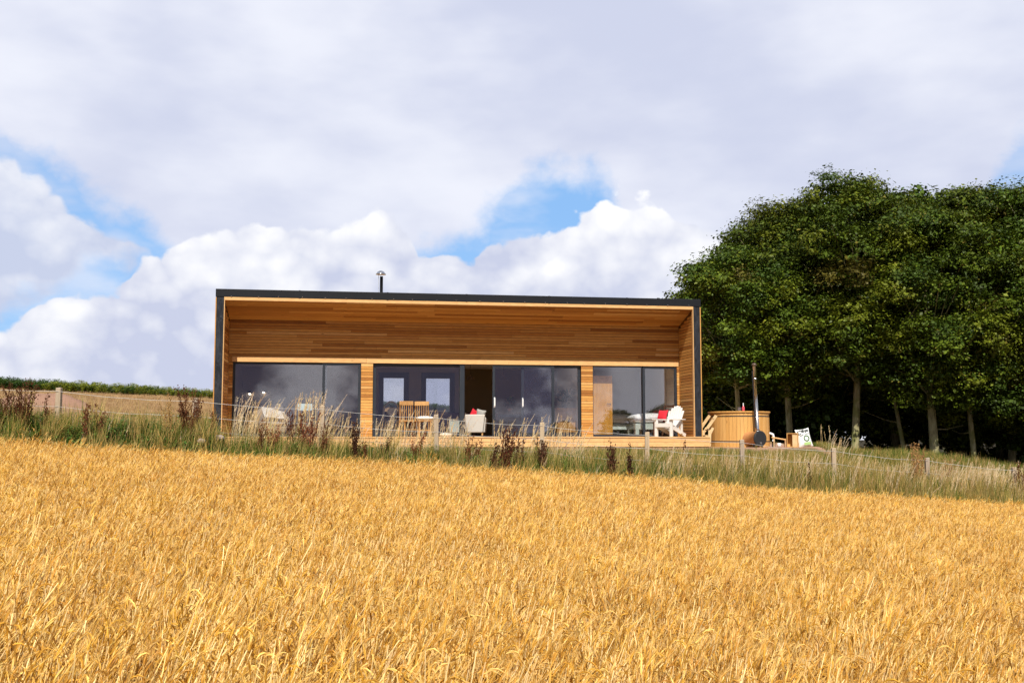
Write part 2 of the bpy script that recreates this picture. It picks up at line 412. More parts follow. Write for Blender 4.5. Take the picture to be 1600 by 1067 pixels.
# ground cover by zone: bare soil in the crop, turf on the verge, pinkish gravel round the cabin, stubble up the hill
V = np.stack([GX.ravel(), GY.ravel(), GZ.ravel()], 1)
tt = V[:, 1] - yfence(np.clip(V[:, 0], -45, 45))
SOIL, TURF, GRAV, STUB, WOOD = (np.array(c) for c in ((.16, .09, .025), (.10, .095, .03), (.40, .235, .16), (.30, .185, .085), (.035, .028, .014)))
def blend(a, b, t): return a * (1 - t[:, None]) + b * t[:, None]
nzz = np.sin(V[:, 0] * 1.7 + np.sin(V[:, 1] * 1.1) * 2) * .5
c = np.tile(SOIL, (len(V), 1))
c = blend(c, TURF, sst(tt, -1.7, -1.3))
hill = blend(np.tile(STUB, (len(V), 1)), TURF * 1.2, sst(V[:, 0], 10, 13))
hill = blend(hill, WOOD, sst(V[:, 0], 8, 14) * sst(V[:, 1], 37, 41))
hill = blend(hill, GRAV, sst(V[:, 0], -10.5, -9) * (1 - sst(V[:, 0] + nzz * .5, 9.0, 10.0)) * (1 - sst(V[:, 1], 38, 42)))
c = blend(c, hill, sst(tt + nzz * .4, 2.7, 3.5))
def m_ground(N, b):
    a_ = N.node('ShaderNodeAttribute'); a_.attribute_name = 'col'
    n = N.noise(pos(N), 2.2, 8, .65); n2 = N.noise(pos(N), 34, 5, .7)
    k = N.m('ADD', .45, N.m('ADD', N.m('MULTIPLY', n, .55), N.m('MULTIPLY', n2, .55)))
    cc = N.node('ShaderNodeCombineColor')
    for i in range(3): N.put(cc.inputs[i], k)
    N.l.new(N.mix(1.0, a_.outputs['Color'], cc.outputs[0], 'MULTIPLY'), b.inputs['Base Color']); bump(N, b, n2, .8, .03)
ground_m = mat('ground_cover', m_ground, .95, .05)
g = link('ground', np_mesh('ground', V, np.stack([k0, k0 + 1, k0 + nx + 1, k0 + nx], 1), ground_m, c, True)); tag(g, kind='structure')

# pinkish spoil heap beyond the fence on the left
def mound():
    P = at(75, 620, 34.5); n = 64
    xs = np.linspace(-6.5, 7, n * 2); ys = np.linspace(-4, 4, n)
    X, Y = np.meshgrid(xs, ys)
    h = 1.30 * np.exp(-(np.abs((X - .0) / np.where(X > 0, 2.2, 3.4)) ** 2.2) - (Y / 1.7) ** 2)
    h += .05 * np.sin(X * 3.1 + Y) * np.sin(Y * 2.7) * (h > .1) + rng.normal(0, .018, X.shape) * (h > .08)
    Z = height(X + P.x, Y + P.y) + h - .06
    V = np.stack([(X + P.x).ravel(), (Y + P.y).ravel(), Z.ravel()], 1); m2 = n * 2
    i, j = np.meshgrid(np.arange(m2 - 1), np.arange(n - 1)); k = (j * m2 + i).ravel()
    o = link('spoil_heap', np_mesh('spoil_heap', V, np.stack([k, k + 1, k + m2 + 1, k + m2], 1), ground_m, np.tile(GRAV * .74, (len(V), 1)), True))
    tag(o, 'low heap of pinkish gravelly soil behind the wire fence, left of the cabin', 'soil heap')
mound()

# ------------------------------------------------------------------ scatter: points that carry copies of small plants
def scatter(name, P, rot, scl, idx, sources, label, cat=None):
    me = bpy.data.meshes.new(name); me.vertices.add(len(P)); me.vertices.foreach_set('co', np.asarray(P, np.float32).ravel())
    a = me.attributes.new('rot', 'FLOAT_VECTOR', 'POINT'); a.data.foreach_set('vector', np.asarray(rot, np.float32).ravel())
    a = me.attributes.new('scl', 'FLOAT_VECTOR', 'POINT'); a.data.foreach_set('vector', np.asarray(scl, np.float32).ravel())
    a = me.attributes.new('pick', 'INT', 'POINT'); a.data.foreach_set('value', np.asarray(idx, np.int32))
    o = bpy.data.objects.new(name, me); C.objects.link(o); tag(o, label, cat, kind='stuff')
    col = bpy.data.collections.new(name + '_sources')
    for k, sm in enumerate(sources):
        so = bpy.data.objects.new('%s_source_%02d' % (name, k), sm); col.objects.link(so)
    ng = bpy.data.node_groups.new(name, 'GeometryNodeTree')
    ng.interface.new_socket('Geometry', in_out='INPUT', socket_type='NodeSocketGeometry'); ng.interface.new_socket('Geometry', in_out='OUTPUT', socket_type='NodeSocketGeometry')
    n = ng.nodes; l = ng.links
    gi = n.new('NodeGroupInput'); go = n.new('NodeGroupOutput')
    ci = n.new('GeometryNodeCollectionInfo'); ci.inputs['Collection'].default_value = col; ci.inputs['Separate Children'].default_value = True; ci.inputs['Reset Children'].default_value = True
    ip = n.new('GeometryNodeInstanceOnPoints'); ip.inputs['Pick Instance'].default_value = True
    def attr(nm, t):
        x = n.new('GeometryNodeInputNamedAttribute'); x.data_type = t; x.inputs[0].default_value = nm; return x.outputs[0]
    er = n.new('FunctionNodeEulerToRotation'); l.new(attr('rot', 'FLOAT_VECTOR'), er.inputs[0])
    l.new(gi.outputs[0], ip.inputs['Points']); l.new(ci.outputs[0], ip.inputs['Instance']); l.new(attr('pick', 'INT'), ip.inputs['Instance Index'])
    l.new(er.outputs[0], ip.inputs['Rotation']); l.new(attr('scl', 'FLOAT_VECTOR'), ip.inputs['Scale']); l.new(ip.outputs[0], go.inputs[0])
    md = o.modifiers.new('scatter', 'NODES'); md.node_group = ng
    return o

class Blades:                                       # ribbons and spindles with a colour per piece
    def __init__(s): s.v = []; s.f = []; s.c = []
    def ribbon(s, pts, wid, side, col):
        k = len(s.v); side = Vector(side)
        for p, w_ in zip(pts, wid):
            s.v.append(tuple(p - side * (w_ / 2))); s.v.append(tuple(p + side * (w_ / 2))); s.c += [col, col]
        for i in range(len(pts) - 1): s.f.append((k + 2 * i, k + 2 * i + 1, k + 2 * i + 3, k + 2 * i + 2))
    def tri(s, a, b, c_, col):
        k = len(s.v); s.v += [tuple(a), tuple(b), tuple(c_)]; s.c += [col] * 3; s.f.append((k, k + 1, k + 2, k + 2))
    def spindle(s, pts, rad, col, n=3):
        k = len(s.v)
        for i, (p, r_) in enumerate(zip(pts, rad)):
            t = (pts[min(i + 1, len(pts) - 1)] - pts[max(i - 1, 0)]).normalized(); x = t.cross(Vector((.31, .9, .3))).normalized(); y = t.cross(x)
            for q in range(n):
                a = 2 * math.pi * q / n + i * .5; s.v.append(tuple(p + (x * math.cos(a) + y * math.sin(a)) * r_)); s.c.append(col)
        for i in range(len(pts) - 1):
            for q in range(n): q2 = (q + 1) % n; s.f.append((k + i * n + q, k + i * n + q2, k + (i + 1) * n + q2, k + (i + 1) * n + q))
    def mesh(s, name, m):
        f = np.array([x if x[2] != x[3] else x for x in s.f])
        tri = f[:, 2] == f[:, 3]
        me = bpy.data.meshes.new(name); me.from_pydata(s.v, [], [tuple(x[:3]) if t else tuple(x) for x, t in zip(s.f, tri)])
        a = me.attributes.new('col', 'FLOAT_COLOR', 'POINT'); a.data.foreach_set('color', np.concatenate([np.array(s.c), np.ones((len(s.c), 1))], 1).astype(np.float32).ravel())
        me.materials.append(m); return me
rnd = random.Random(5)
def vary(c_, k=.15):
    q = 1 + rnd.uniform(-k, k); return tuple(min(.95, x * q * (1 + rnd.uniform(-.04, .04))) for x in c_)

# ------------------------------------------------------------------ barley
def barley_clump(stalks=34, rad=.155, pale=0):
    B = Blades()
    for _ in range(stalks):
        a = rnd.uniform(0, 6.283); r_ = rad * math.sqrt(rnd.random()); x, y = r_ * math.cos(a), r_ * math.sin(a)
        h = min(.70, rnd.gauss(.56, .085)); lean = Vector((rnd.gauss(.075, .085), rnd.gauss(0, .085), 0))
        if rnd.random() < .07: lean *= 3.4; h *= .8
        if rnd.random() < .10:                        # bare pale straw
            sa = rnd.uniform(-.6, .6); sd = Vector((math.cos(sa), math.sin(sa), 0)); l2 = Vector((rnd.gauss(.14, .12), rnd.gauss(0, .1), 0)); h2 = rnd.uniform(.56, .72)
            B.ribbon([Vector((x, y, 0)), Vector((x, y, h2 * .5)) + l2 * .4, Vector((x, y, h2)) + l2], [.005, .0052, .004], sd, vary((.88, .66, .31), .1)); continue
        pal = rnd.random()
        stem = vary((.84, .58, .22) if pal < .36 + pale else (.62, .33, .05) if pal < .72 + pale else (.36, .165, .018), .18)
        ear = vary((.76, .47, .13) if rnd.random() < .42 + pale * 2 else (.55, .275, .035), .2)
        base = Vector((x, y, 0)); pts = []
        for i in range(4):
            t = i / 3; pts.append(base + Vector((0, 0, h * t)) + lean * (t ** 1.6))
        sa = rnd.uniform(-.9, .9); side = Vector((math.cos(sa), math.sin(sa), 0)); wd = rnd.uniform(.8, 1.4)
        B.ribbon(pts, [.0042 * wd, .004 * wd, .0036 * wd, .0026 * wd], side, stem)
        # ear: mostly carrying on up the straw, some bent right over
        dr = (pts[-1] - pts[-2]).normalized(); nod = rnd.uniform(.1, .6) if rnd.random() < .62 else rnd.uniform(.9, 2.1)
        hd = Vector((dr.x + rnd.gauss(.1, .35), dr.y + rnd.gauss(0, .35), 0)); hd = hd.normalized() if hd.length > .01 else Vector((1, 0, 0))
        ang = math.acos(max(-1, min(1, dr.z))); p = pts[-1].copy(); ep = [p.copy()]; L = rnd.uniform(.05, .08)
        for i in range(3):
            ang += nod / 3; p = p + (hd * math.sin(ang) + Vector((0, 0, math.cos(ang)))) * (L / 3); ep.append(p.copy())
        B.spindle(ep, [.002, .0042, .004, .0012], ear, 4)
        ed = (hd * math.sin(ang) + Vector((0, 0, math.cos(ang))))
        for q in range(6):
            s0 = ep[rnd.randrange(1, 4)]; dv = ed + Vector((rnd.gauss(0, .13), rnd.gauss(0, .13), rnd.gauss(0, .10)))
            e = s0 + dv.normalized() * rnd.uniform(.06, .105); B.tri(s0 - side * .0010, s0 + side * .0010, e, vary((.80, .54, .18) if q % 2 else (.56, .29, .045), .15))
        for q in range(rnd.choice((0, 1, 1, 2))):
            z0 = rnd.uniform(.3, .92); b0 = base + Vector((0, 0, h * z0)) + lean * (z0 ** 1.6); al = rnd.uniform(0, 6.283); d_ = Vector((math.cos(al), math.sin(al), 0)); L = rnd.uniform(.07, .17); up = rnd.uniform(-.5, .9)
            B.ribbon([b0, b0 + d_ * L * .5 + Vector((0, 0, L * .5 * up)), b0 + d_ * L + Vector((0, 0, L * (up - .45)))], [.003, .0042, .001], Vector((-d_.y, d_.x, .3)).normalized(), vary((.82, .56, .20) if rnd.random() < .5 else (.48, .235, .03), .18))
    return B.mesh('barley_clump', straw_m)
def jitter_grid(x0, x1, y0, y1, st, jit=.5):
    X, Y = np.meshgrid(np.arange(x0, x1, st), np.arange(y0, y1, st)); X = X.ravel(); Y = Y.ravel()
    return X + rng.uniform(-jit, jit, X.shape) * st, Y + rng.uniform(-jit, jit, X.shape) * st
def field():
    src = [barley_clump(pale=.08) for _ in range(6)] + [barley_clump(pale=-.10) for _ in range(6)]
    X, Y = jitter_grid(-20, 21, 1.6, 28.5, .165)
    edge = yfence(X) - 1.35 + .12 * np.sin(X * 2.3) + rng.normal(0, .07, X.shape)
    k = (Y < edge) & (np.abs(X) < .56 * Y + 3.2); X, Y = X[k], Y[k]; n = len(X)
    patch = .5 + .5 * np.sin(X * .9 + 1.3 * np.sin(Y * .7)) * np.sin(Y * 1.1 + .8 * np.sin(X * .6))
    Z = height(X, Y) - .02
    Z = np.where(Y > edge[k] - .8, np.maximum(Z, crop_top(X, Y) - CROP_H - .02), Z)
    rot = np.stack([rng.normal(0, .08, n), rng.normal(.03, .08, n) + .10 * (patch - .5), rng.normal(0, .55, n)], 1)
    s = rng.normal(1, .07, n) * (.93 + .13 * patch)
    far = 1 + np.clip((Y - 9) / 16, 0, 1) * .35         # keep straws from thinning out of sight far off
    scl = np.stack([s * far, s * far, s], 1)
    tone = .5 + .5 * np.sin(X * .55 + 1.1 * np.sin(Y * .45 + 1)) * np.sin(Y * .62 + np.sin(X * .8))
    pk = np.where(rng.random(n) < .25 + .5 * tone, rng.integers(0, 6, n), rng.integers(6, 12, n))     # some stretches of the crop are paler than others
    scatter('barley_crop', np.stack([X, Y, Z], 1), rot, scl, pk, src, 'ripe golden barley crop filling the foreground field', 'barley')
field()

# ------------------------------------------------------------------ verge grass, tall straw grass, weeds
def tussock(n, hmin, hmax, rad, cols, wid=.006, droop=.5, lean=.0):
    B = Blades()
    for _ in range(n):
        a = rnd.uniform(0, 6.283); r_ = rad * math.sqrt(rnd.random()); b = Vector((r_ * math.cos(a), r_ * math.sin(a), 0))
        h = rnd.uniform(hmin, hmax); al = rnd.uniform(0, 6.283); d_ = Vector((math.cos(al) + lean, math.sin(al), 0)) * (droop * h * rnd.uniform(.1, .8))
        pts = [b + Vector((0, 0, h * t * (1 - .25 * t * droop))) + d_ * t ** 2 for t in (0, .35, .7, 1)]
        sa = rnd.uniform(-1.2, 1.2)
        B.ribbon(pts, [wid, wid, wid * .75, wid * .15], Vector((math.cos(sa), math.sin(sa), 0)), vary(rnd.choice(cols), .25))
    return B.mesh('grass_tussock', grass_m)
def seed_stem(n, hmin, hmax, rad):
    B = Blades()
    for _ in range(n):
        a = rnd.uniform(0, 6.283); r_ = rad * math.sqrt(rnd.random()); b = Vector((r_ * math.cos(a), r_ * math.sin(a), 0))
        h = rnd.uniform(hmin, hmax); d_ = Vector((rnd.gauss(.14, .12), rnd.gauss(0, .1), 0)) * h
        f = lambda t: b + Vector((0, 0, h * t * (1 - .06 * t))) + d_ * t ** 2.2
        col = vary(rnd.choice([(.66, .50, .28), (.60, .42, .20), (.72, .58, .38)]), .15)
        B.ribbon([f(t) for t in (0, .4, .75, 1)], [.008, .007, .006, .004], Vector((1, rnd.uniform(-.4, .4), 0)).normalized(), col)
        for q in range(12):                        # feathery panicle
            t = .72 + .28 * q / 12; p = f(t); al = rnd.uniform(0, 6.283); L = rnd.uniform(.03, .075) * (1.3 - t)*2.2
            e = p + Vector((math.cos(al) * .6 + .35, math.sin(al) * .6, .9)).normalized() * L
            B.tri(p + Vector((0, 0, -.006)), p + Vector((0, 0, .010)), e, vary(col, .1))
        for q in range(2):
            t = rnd.uniform(.15, .5); p = f(t); al = rnd.uniform(0, 6.283); dd = Vector((math.cos(al), math.sin(al), 0)); L = rnd.uniform(.15, .3)
            B.ribbon([p, p + dd * L * .5 + Vector((0, 0, L * .5)), p + dd * L + Vector((0, 0, L * .25))], [.006, .005, .001], Vector((-dd.y, dd.x, .2)).normalized(), vary(col, .2))
    return B.mesh('seed_grass', grass_m)
def weed(h, col, n=10, leaf=.09):
    B = Blades()
    for s_ in range(n):
        al = rnd.uniform(0, 6.283); d_ = Vector((math.cos(al), math.sin(al), 0)); hh = h * rnd.uniform(.5, 1); top = d_ * hh * rnd.uniform(.1, .4) + Vector((0, 0, hh)); b = d_ * .04
        B.ribbon([b, b.lerp(top, .5), top], [.006, .005, .003], Vector((1, .2, 0)), vary(col, .2))
        for q in range(9):
            p = b.lerp(top, rnd.uniform(.2, 1)); a2 = rnd.uniform(0, 6.283); dd = Vector((math.cos(a2), math.sin(a2), rnd.uniform(-.2, .7))).normalized(); L = leaf * rnd.uniform(.6, 1.3)
            B.ribbon([p, p + dd * L * .5, p + dd * L + Vector((0, 0, -.25 * L))], [.003, L * .45, .002], dd.cross(Vector((0, 0, 1))).normalized(), vary(col, .3))
    return B.mesh('leafy_weed', grass_m)
GREEN = [(.070, .125, .012), (.10, .155, .014), (.045, .088, .012), (.14, .165, .02)]
STRAW = [(.50, .34, .11), (.40, .26, .075), (.30, .22, .06), (.60, .43, .17)]
def verge():
    src = [tussock(60, .18, .42, .16, GREEN) for _ in range(3)] + [tussock(56, .3, .62, .17, GREEN * 2 + STRAW, .006, .5, .25) for _ in range(3)] \
        + [tussock(46, .4, .85, .16, STRAW * 2 + GREEN, .006, .35, .2) for _ in range(3)] + [weed(.42, (.11, .19, .035)) for _ in range(2)] + [weed(.38, (.20, .22, .05), 8, .06)] \
        + [tussock(40, .08, .20, .16, STRAW + GREEN[3:], .005, .6) for _ in range(2)]
    X, Y = jitter_grid(-17, 22, 18, 36, .145)
    t = Y - yfence(X); n0 = rng.random(len(X))
    right = sst(X, 3, 9); lim = 3.1 + 1.3 * (1 - sst(X, -10.5, -8.5)) + 5.0 * sst(X, 9.3, 11.0)
    k = (t > -1.42) & (t < lim + .4 * np.sin(X * 1.9)) & (n0 < 1 - .45 * sst(t, 2.0, 3.2)); X, Y, t, right = X[k], Y[k], t[k], right[k]; n = len(X)
    u = rng.random(n); pick = np.zeros(n, int)
    pw = .5 + .5 * np.sin(X * 1.3 + np.sin(Y * 2) * 1.5)
    longp = .16 + .72 * right * (.45 + .55 * pw) * (t < 2.5)
    weedp = .42 * (1 - sst(X, -9, -4)) + .20 * (1 - right)
    pick = np.where(u < longp, rng.integers(6, 9, n), np.where(u < longp + weedp, rng.integers(9, 12, n), np.where(u < longp + weedp + .38, rng.integers(3, 6, n), rng.integers(0, 3, n))))
    pick = np.where((t > 2.1) & (X > -9.5) & (X < 10) & (rng.random(n) < .7), rng.integers(12, 14, n), pick)
    s = rng.uniform(.75, 1.25, n) * np.where(X < -6.5, 1.3, 1.08)
    zz = height(X, Y); row = np.interp(800 + F * X / Y, [0, 330, 346, 1100, 1280, 1440, 1600], [636, 642, 698, 699, 702, 704, 728])
    room = (HZ - row) / F * Y + CAMZ - zz                             # how tall the sward stands before the deck and the bank
    hm = np.array([.36, .36, .36, .52, .52, .52, .74, .74, .74, .40, .40, .36, .17, .17])[pick]; cap = (t > -.1)
    s = np.where(cap, np.minimum(s, np.clip(room / hm * rng.uniform(.8, 1.25, n), .2, 2)), s)
    rot = np.stack([rng.normal(0, .08, n), rng.normal(0, .08, n), rng.uniform(-.8, .8, n)], 1)
    scatter('verge_grass', np.stack([X, Y, height(X, Y) - .01], 1), rot, np.stack([s, s, s], 1), pick, src, 'rough green and straw-coloured grass along the fence', 'grass')
    srcb = [tussock(70, .45, .95, .15, STRAW[:3] * 2 + GREEN, .009, .32, .25) for _ in range(4)] + [tussock(70, .35, .75, .15, GREEN * 3 + STRAW[:2], .009, .4, .2) for _ in range(4)] + [weed(.62, (.075, .13, .018), 14, .11) for _ in range(2)] + [weed(.5, (.15, .17, .025), 10, .08)]
    X, Y = jitter_grid(-17, 22, 18, 36, .21); t = Y - yfence(X); pw = .5 + .5 * np.sin(X * 1.7 + np.sin(Y * 2.3) * 1.5); right = sst(X, 2, 8)
    k = (t > -1.35) & (t < np.where(X > 9.3, 6.5, np.where(X < -8.8, 2.2, .25))) & (rng.random(len(X)) < .16 + .7 * right + .6 * (1 - sst(X, -9, -6))); X, Y, t, pw, right = X[k], Y[k], t[k], pw[k], right[k]; n = len(X)
    u = rng.random(n); left = 1 - sst(X, -9, -5)
    pick = np.where(u < .55 * left, rng.integers(8, 11, n), np.where(u < .55 * left + .16 + .36 * pw * right, rng.integers(0, 4, n), rng.integers(4, 8, n)))
    s = rng.uniform(.7, 1.15, n); zz = height(X, Y); row = np.interp(800 + F * X / Y, [0, 330, 346, 1100, 1280, 1440, 1600], [632, 640, 692, 696, 698, 702, 726])
    room = (HZ - row) / F * Y + CAMZ - zz; s = np.minimum(s, np.clip(room / np.array([.8] * 4 + [.64] * 4 + [.6, .6, .48])[pick] * rng.uniform(.8, 1.2, n), .25, 2))
    scatter('verge_tangle', np.stack([X, Y, zz - .01], 1), np.stack([rng.normal(0, .1, n), rng.normal(.05, .1, n), rng.uniform(-.9, .9, n)], 1), np.stack([s, s, s], 1), pick, srcb, 'tall tangled grass and weeds between the barley and the fence', 'grass')
    # tall pale seeding grass in front of the windows and along the right of the fence
    src2 = [seed_stem(7, .7, 1.25, .2) for _ in range(6)]
    P = []
    def patch(px0, px1, tmin, tmax, cnt, smin, smax):
        for _ in range(cnt):
            px = rng.uniform(px0, px1); tq = rng.uniform(tmin, tmax); kx = (px - 800) / F
            Yq = (FY0 - (FB / FA) * FX0 + tq) / (1 - (FB / FA) * kx); P.append((kx * Yq, Yq, rng.uniform(smin, smax)))
    patch(362, 470, -.3, 1.2, 17, .9, 1.25); patch(470, 500, -.2, .8, 7, 1.1, 1.5); patch(500, 562, -.2, 1.2, 8, .85, 1.2); patch(585, 725, .4, 1.6, 26, .85, 1.25); patch(775, 912, .3, 1.5, 20, .9, 1.3)
    patch(912, 1070, .6, 1.6, 10, .5, .85); patch(1000, 1600, -.9, .9, 170, .65, 1.0); patch(1290, 1600, -.4, 3.5, 120, .55, .95); patch(1400, 1600, -.6, 1.2, 60, .75, 1.1); patch(0, 330, -.9, .6, 30, .45, .7); patch(560, 1000, -.9, .3, 40, .4, .65)
    P = np.array(P); n = len(P)
    scatter('seeding_grass', np.stack([P[:, 0], P[:, 1], height(P[:, 0], P[:, 1])], 1), np.stack([rng.normal(0, .05, n), rng.normal(0, .07, n), rng.uniform(-.5, .5, n)], 1),
            np.repeat(P[:, 2:3], 3, 1), rng.integers(0, 6, n), src2, 'tall pale feathery grass gone to seed in front of the windows', 'grass')
    # green strip on the skyline of the hill
    src3 = [weed(.7, (.07, .12, .02), 16, .16) for _ in range(3)] + [weed(.75, (.26, .28, .03), 14, .14)]
    X, Y = jitter_grid(-48, 2, 58.5, 62.5, .27); n = len(X)
    pk = np.where((X > -27) & (X < -17) & (rng.random(n) < .55), 3, rng.integers(0, 3, n)); s = rng.uniform(.35, .95, n) * np.interp(X, [-34, -18], [1.0, .62])
    scatter('crest_weeds', np.stack([X, Y, height(X, Y)], 1), np.stack([0 * X, 0 * X, rng.uniform(0, 6, n)], 1), np.stack([s * 1.3, s * 1.3, s], 1), pk, src3, 'band of dark green leafy weeds along the top of the hill', 'weeds')
    # short stubble on the slope
    src4 = [tussock(30, .06, .2, .25, [(.36, .24, .12), (.30, .19, .09), (.42, .28, .13)], .01, .5) for _ in range(3)] + [tussock(30, .08, .25, .25, GREEN, .01)]
    X, Y = jitter_grid(-36, -8.2, 27.5, 58, .55); n = len(X)
    gband = (np.abs(Y - 41) < 2.5) & (rng.random(n) < .5)
    scatter('stubble', np.stack([X, Y, height(X, Y)], 1), np.stack([0 * X, 0 * X, rng.uniform(0, 6, n)], 1), np.full((n, 3), 1.0), np.where(gband, 3, rng.integers(0, 3, n)), src4, 'short tan stubble on the slope left of the cabin', 'stubble')
verge()

# ------------------------------------------------------------------ the cabin (local: x along the front, y inward, z up from the deck)
cabin = thing('timber_cabin', 'long larch-clad cabin with black-edged sloping canopy and three banks of glazing', 'house', HO, HANG)
def hu(px, v, py=640):                               # photo column -> x along the cabin on the plane y = v
    r = ray(px, py); a, b = r.x, 1.0                  # point = r*Y ; HO + HU*u + HV*v
    ox, oy = HO.x + HV.x * v, HO.y + HV.y * v
    Y = (HU.y * ox - HU.x * oy) / (HU.y * a - HU.x * b)
    return (a * Y - ox) * HU.x + (Y - oy) * HU.y
def hz_(px, py, v):                                   # photo point -> height on the plane y = v
    u = hu(px, v, py); p = HO + HU * u + HV * v
    return (ray(px, py) * p.y).z + CAMZ
VD = 1.35                                             # depth of the porch
TR = .205
def build_cabin():
    P = cabin
    rr = random.Random(3)
    # black membrane edge
    fa = MB().box(-.03, HW + .03, -.03, .09, 3.815, 4.03).build('fascia', fascia_m, P, bevel=.008)
    for k in range(5):                                 # lapped joints in the edge sheet
        x = 2.3 * (k + 1) + rr.uniform(-.2, .2); MB().box(x, x + .05, -.034, .05, 3.812, 4.034).build('lap_joint', fascia_m, fa)
    bolt = MB().lathe([(0, 0), (.014, .0), (.014, .012), (.006, .02), (0, .02)], 8).mesh('bolt', steel)
    for k in range(22):
        o = link('bolt', bolt, None, fa); o.location = (.45 + k * (HW - .8) / 21 + rr.uniform(-.07, .07), -.032, 3.835 + rr.uniform(-.008, .012)); o.rotation_euler = (R(90), 0, 0)
    MB().box(0, TR, -.012, .10, -.30, 3.812).build('edge_trim', membrane, P)
    MB().box(HW - TR, HW, -.012, .10, -.30, 3.812).build('edge_trim', membrane, P)
    # roof slab and outer walls
    def slab(prof, x0, x1, nm, m):
        n = len(prof); b = MB(); b.add([(x0, y, z) for y, z in prof] + [(x1, y, z) for y, z in prof], [tuple(range(n)), tuple(reversed(range(n, 2 * n)))] + [(i, i + n, (i + 1) % n + n, (i + 1) % n) for i in range(n)])
        return b.build(nm, m, P)
    roof = slab([(.095, 4.02), (6.4, 2.95), (6.4, 2.62), (1.5, 3.46), (.095, 3.80)], -.02, HW + .02, 'roof', membrane)
    for x0, x1, nm in ((.0, .11, 'side_wall'), (HW - .11, HW, 'side_wall')):
        slab([(.105, -.3), (6.25, -.3), (6.25, 2.62), (1.5, 3.44), (.105, 3.78)], x0, x1, nm, larch)
    for x0, x1 in ((-.03, -.004), (HW + .004, HW + .03)):    # outer rainscreen, thin edge seen from the front
        sc_ = link('side_cladding', MB().box(x0, x1, -.006, .02, -.28, 3.80).mesh('side_cladding', larch), None, P)
        for k in range(34):
            top = 3.66 - .0
            z = -.26 + k * .087 * 1.02
            board('board', sc_, larch, x0, x1, .024, 6.2, z, z + .080)
    # porch side linings, one board to a course
    for x0, x1 in ((.112, TR - .004), (HW - TR + .004, HW - .112)):
        wl = MB().box(x0 + .03 if x0 < 1 else x0 + .03, x1 - .03, .102, VD, 0, 3.36).build('porch_side_wall', membrane, P)
        pitch = .0868; k = 0
        while k * pitch < 3.72:
            z0 = k * pitch; z1 = min(z0 + pitch - .010, 3.74)
            ymax = VD if z1 < 3.33 else VD - (z1 - 3.33) / .28 - .03
            if ymax > .25: board('board', wl, larch, x0, x1, .102, ymax, z0 + .004, z1)
            k += 1
        xe = x1 - .002 if x0 < 1 else x0 - .018
        MB().box(xe, xe + .02, -.016, .10, 0, 3.81).build('corner_bead', larch_pale, P)
    xi0, xi1 = TR, HW - TR
    MB().box(xi0, xi1, -.02, .03, 3.725, 3.812).build('soffit_edge_board', larch_pale, P)
    # soffit boards
    so = MB().box(xi0, xi1, .1, .2, 3.786, 3.796).build('soffit', membrane, P)
    def runs(x0, x1):
        xs = [x0]
        x = x0 - rr.uniform(0, 3)
        while True:
            x += rr.choice([1.6, 2.4, 3.0, 3.6, 4.2]) + rr.uniform(-.2, .2)
            if x >= x1 - .3: break
            if x > x0 + .4: xs.append(x)
        return xs + [x1]
    slope = math.atan2(3.34 - 3.735, VD - .03); n = 10; L = (VD - .03) / math.cos(slope)
    for k in range(n):
        s0 = (k + .5) * L / n; y = .03 + s0 * math.cos(slope); z = 3.735 + s0 * math.sin(slope) + .012
        xs = runs(xi0, xi1)
        for a, b in zip(xs, xs[1:]):
            o = board('board', so, larch, a + .002, b - .002, y - (L / n - .006) / 2, y + (L / n - .006) / 2, z - .010, z + .010, slope)
    # wall over the glazing
    uw = MB().box(xi0, xi1, VD + .03, VD + .09, 2.28, 3.40).build('upper_wall', membrane, P)
    pitch = .0815; z = 2.286
    while z < 3.36:
        xs = runs(xi0, xi1); dy = rr.uniform(-.002, .002)
        for a, b in zip(xs, xs[1:]): board('board', uw, larch, a + .002, b - .002, VD + dy, VD + .028, z, min(z + pitch - .010, 3.375))
        z += pitch
    xs = [xi0 + .10, xi0 + 3.9, xi0 + 8.1, xi1 - .02]
    for a, b in zip(xs, xs[1:]): board('header_board', P, larch_pale, a + .002, b - .002, VD - .022, VD + .06, 2.135, 2.283)
    board('header_board', P, larch, xi0, xi0 + .098, VD, VD + .06, 2.135, 2.283)
    # glazing banks and the boarded piers between them
    G = [hu(x, VD) for x in (362, 563.5)], [hu(x, VD) for x in (582, 908.5)], [hu(x, VD) for x in (926.5, 1058.5)]
    piers = [(xi0, G[0][0]), (G[0][1], G[1][0]), (G[1][1], G[2][0]), (G[2][1], xi1)]
    for a, b in piers:
        pr = MB().box(a + .003, b - .003, VD + .03, VD + .14, 0, 2.13).build('pier', membrane, P)
        k = 0
        while k * .0815 < 2.12:
            board('board', pr, larch, a, b, VD - .004, VD + .028, k * .0815 + .003, min((k + 1) * .0815 - .006, 2.132)); k += 1
    def panel(x0, x1, y, z0=.03, z1=2.13, st=.055, dp=.05, pane=True, handle=None, name='window'):
        b = MB(); b.box(x0, x1, y, y + dp, z0, z0 + st * 1.15); b.box(x0, x1, y, y + dp, z1 - st, z1); b.box(x0, x0 + st, y + .001, y + dp - .001, z0 + st * 1.15, z1 - st); b.box(x1 - st, x1, y + .001, y + dp - .001, z0 + st * 1.15, z1 - st)
        f = b.build(name, frame_m, P)
        if pane: MB().box(x0 + st * .7, x1 - st * .7, y + dp * .5 - .006, y + dp * .5 + .006, z0 + st * .8, z1 - st * .7).build('pane', glass, f)
        if handle is not None:
            h = MB().box(handle - .018, handle + .018, y - .012, y - .001, .86, 1.16); h.bar((handle, y - .05, .90), (handle, y - .05, 1.12), .03, .03); h.box(handle - .012, handle + .012, y - .05, y - .012, .90, .93); h.box(handle - .012, handle + .012, y - .05, y - .012, 1.09, 1.12)
            h.build('handle', white_pvc, f)
        return f
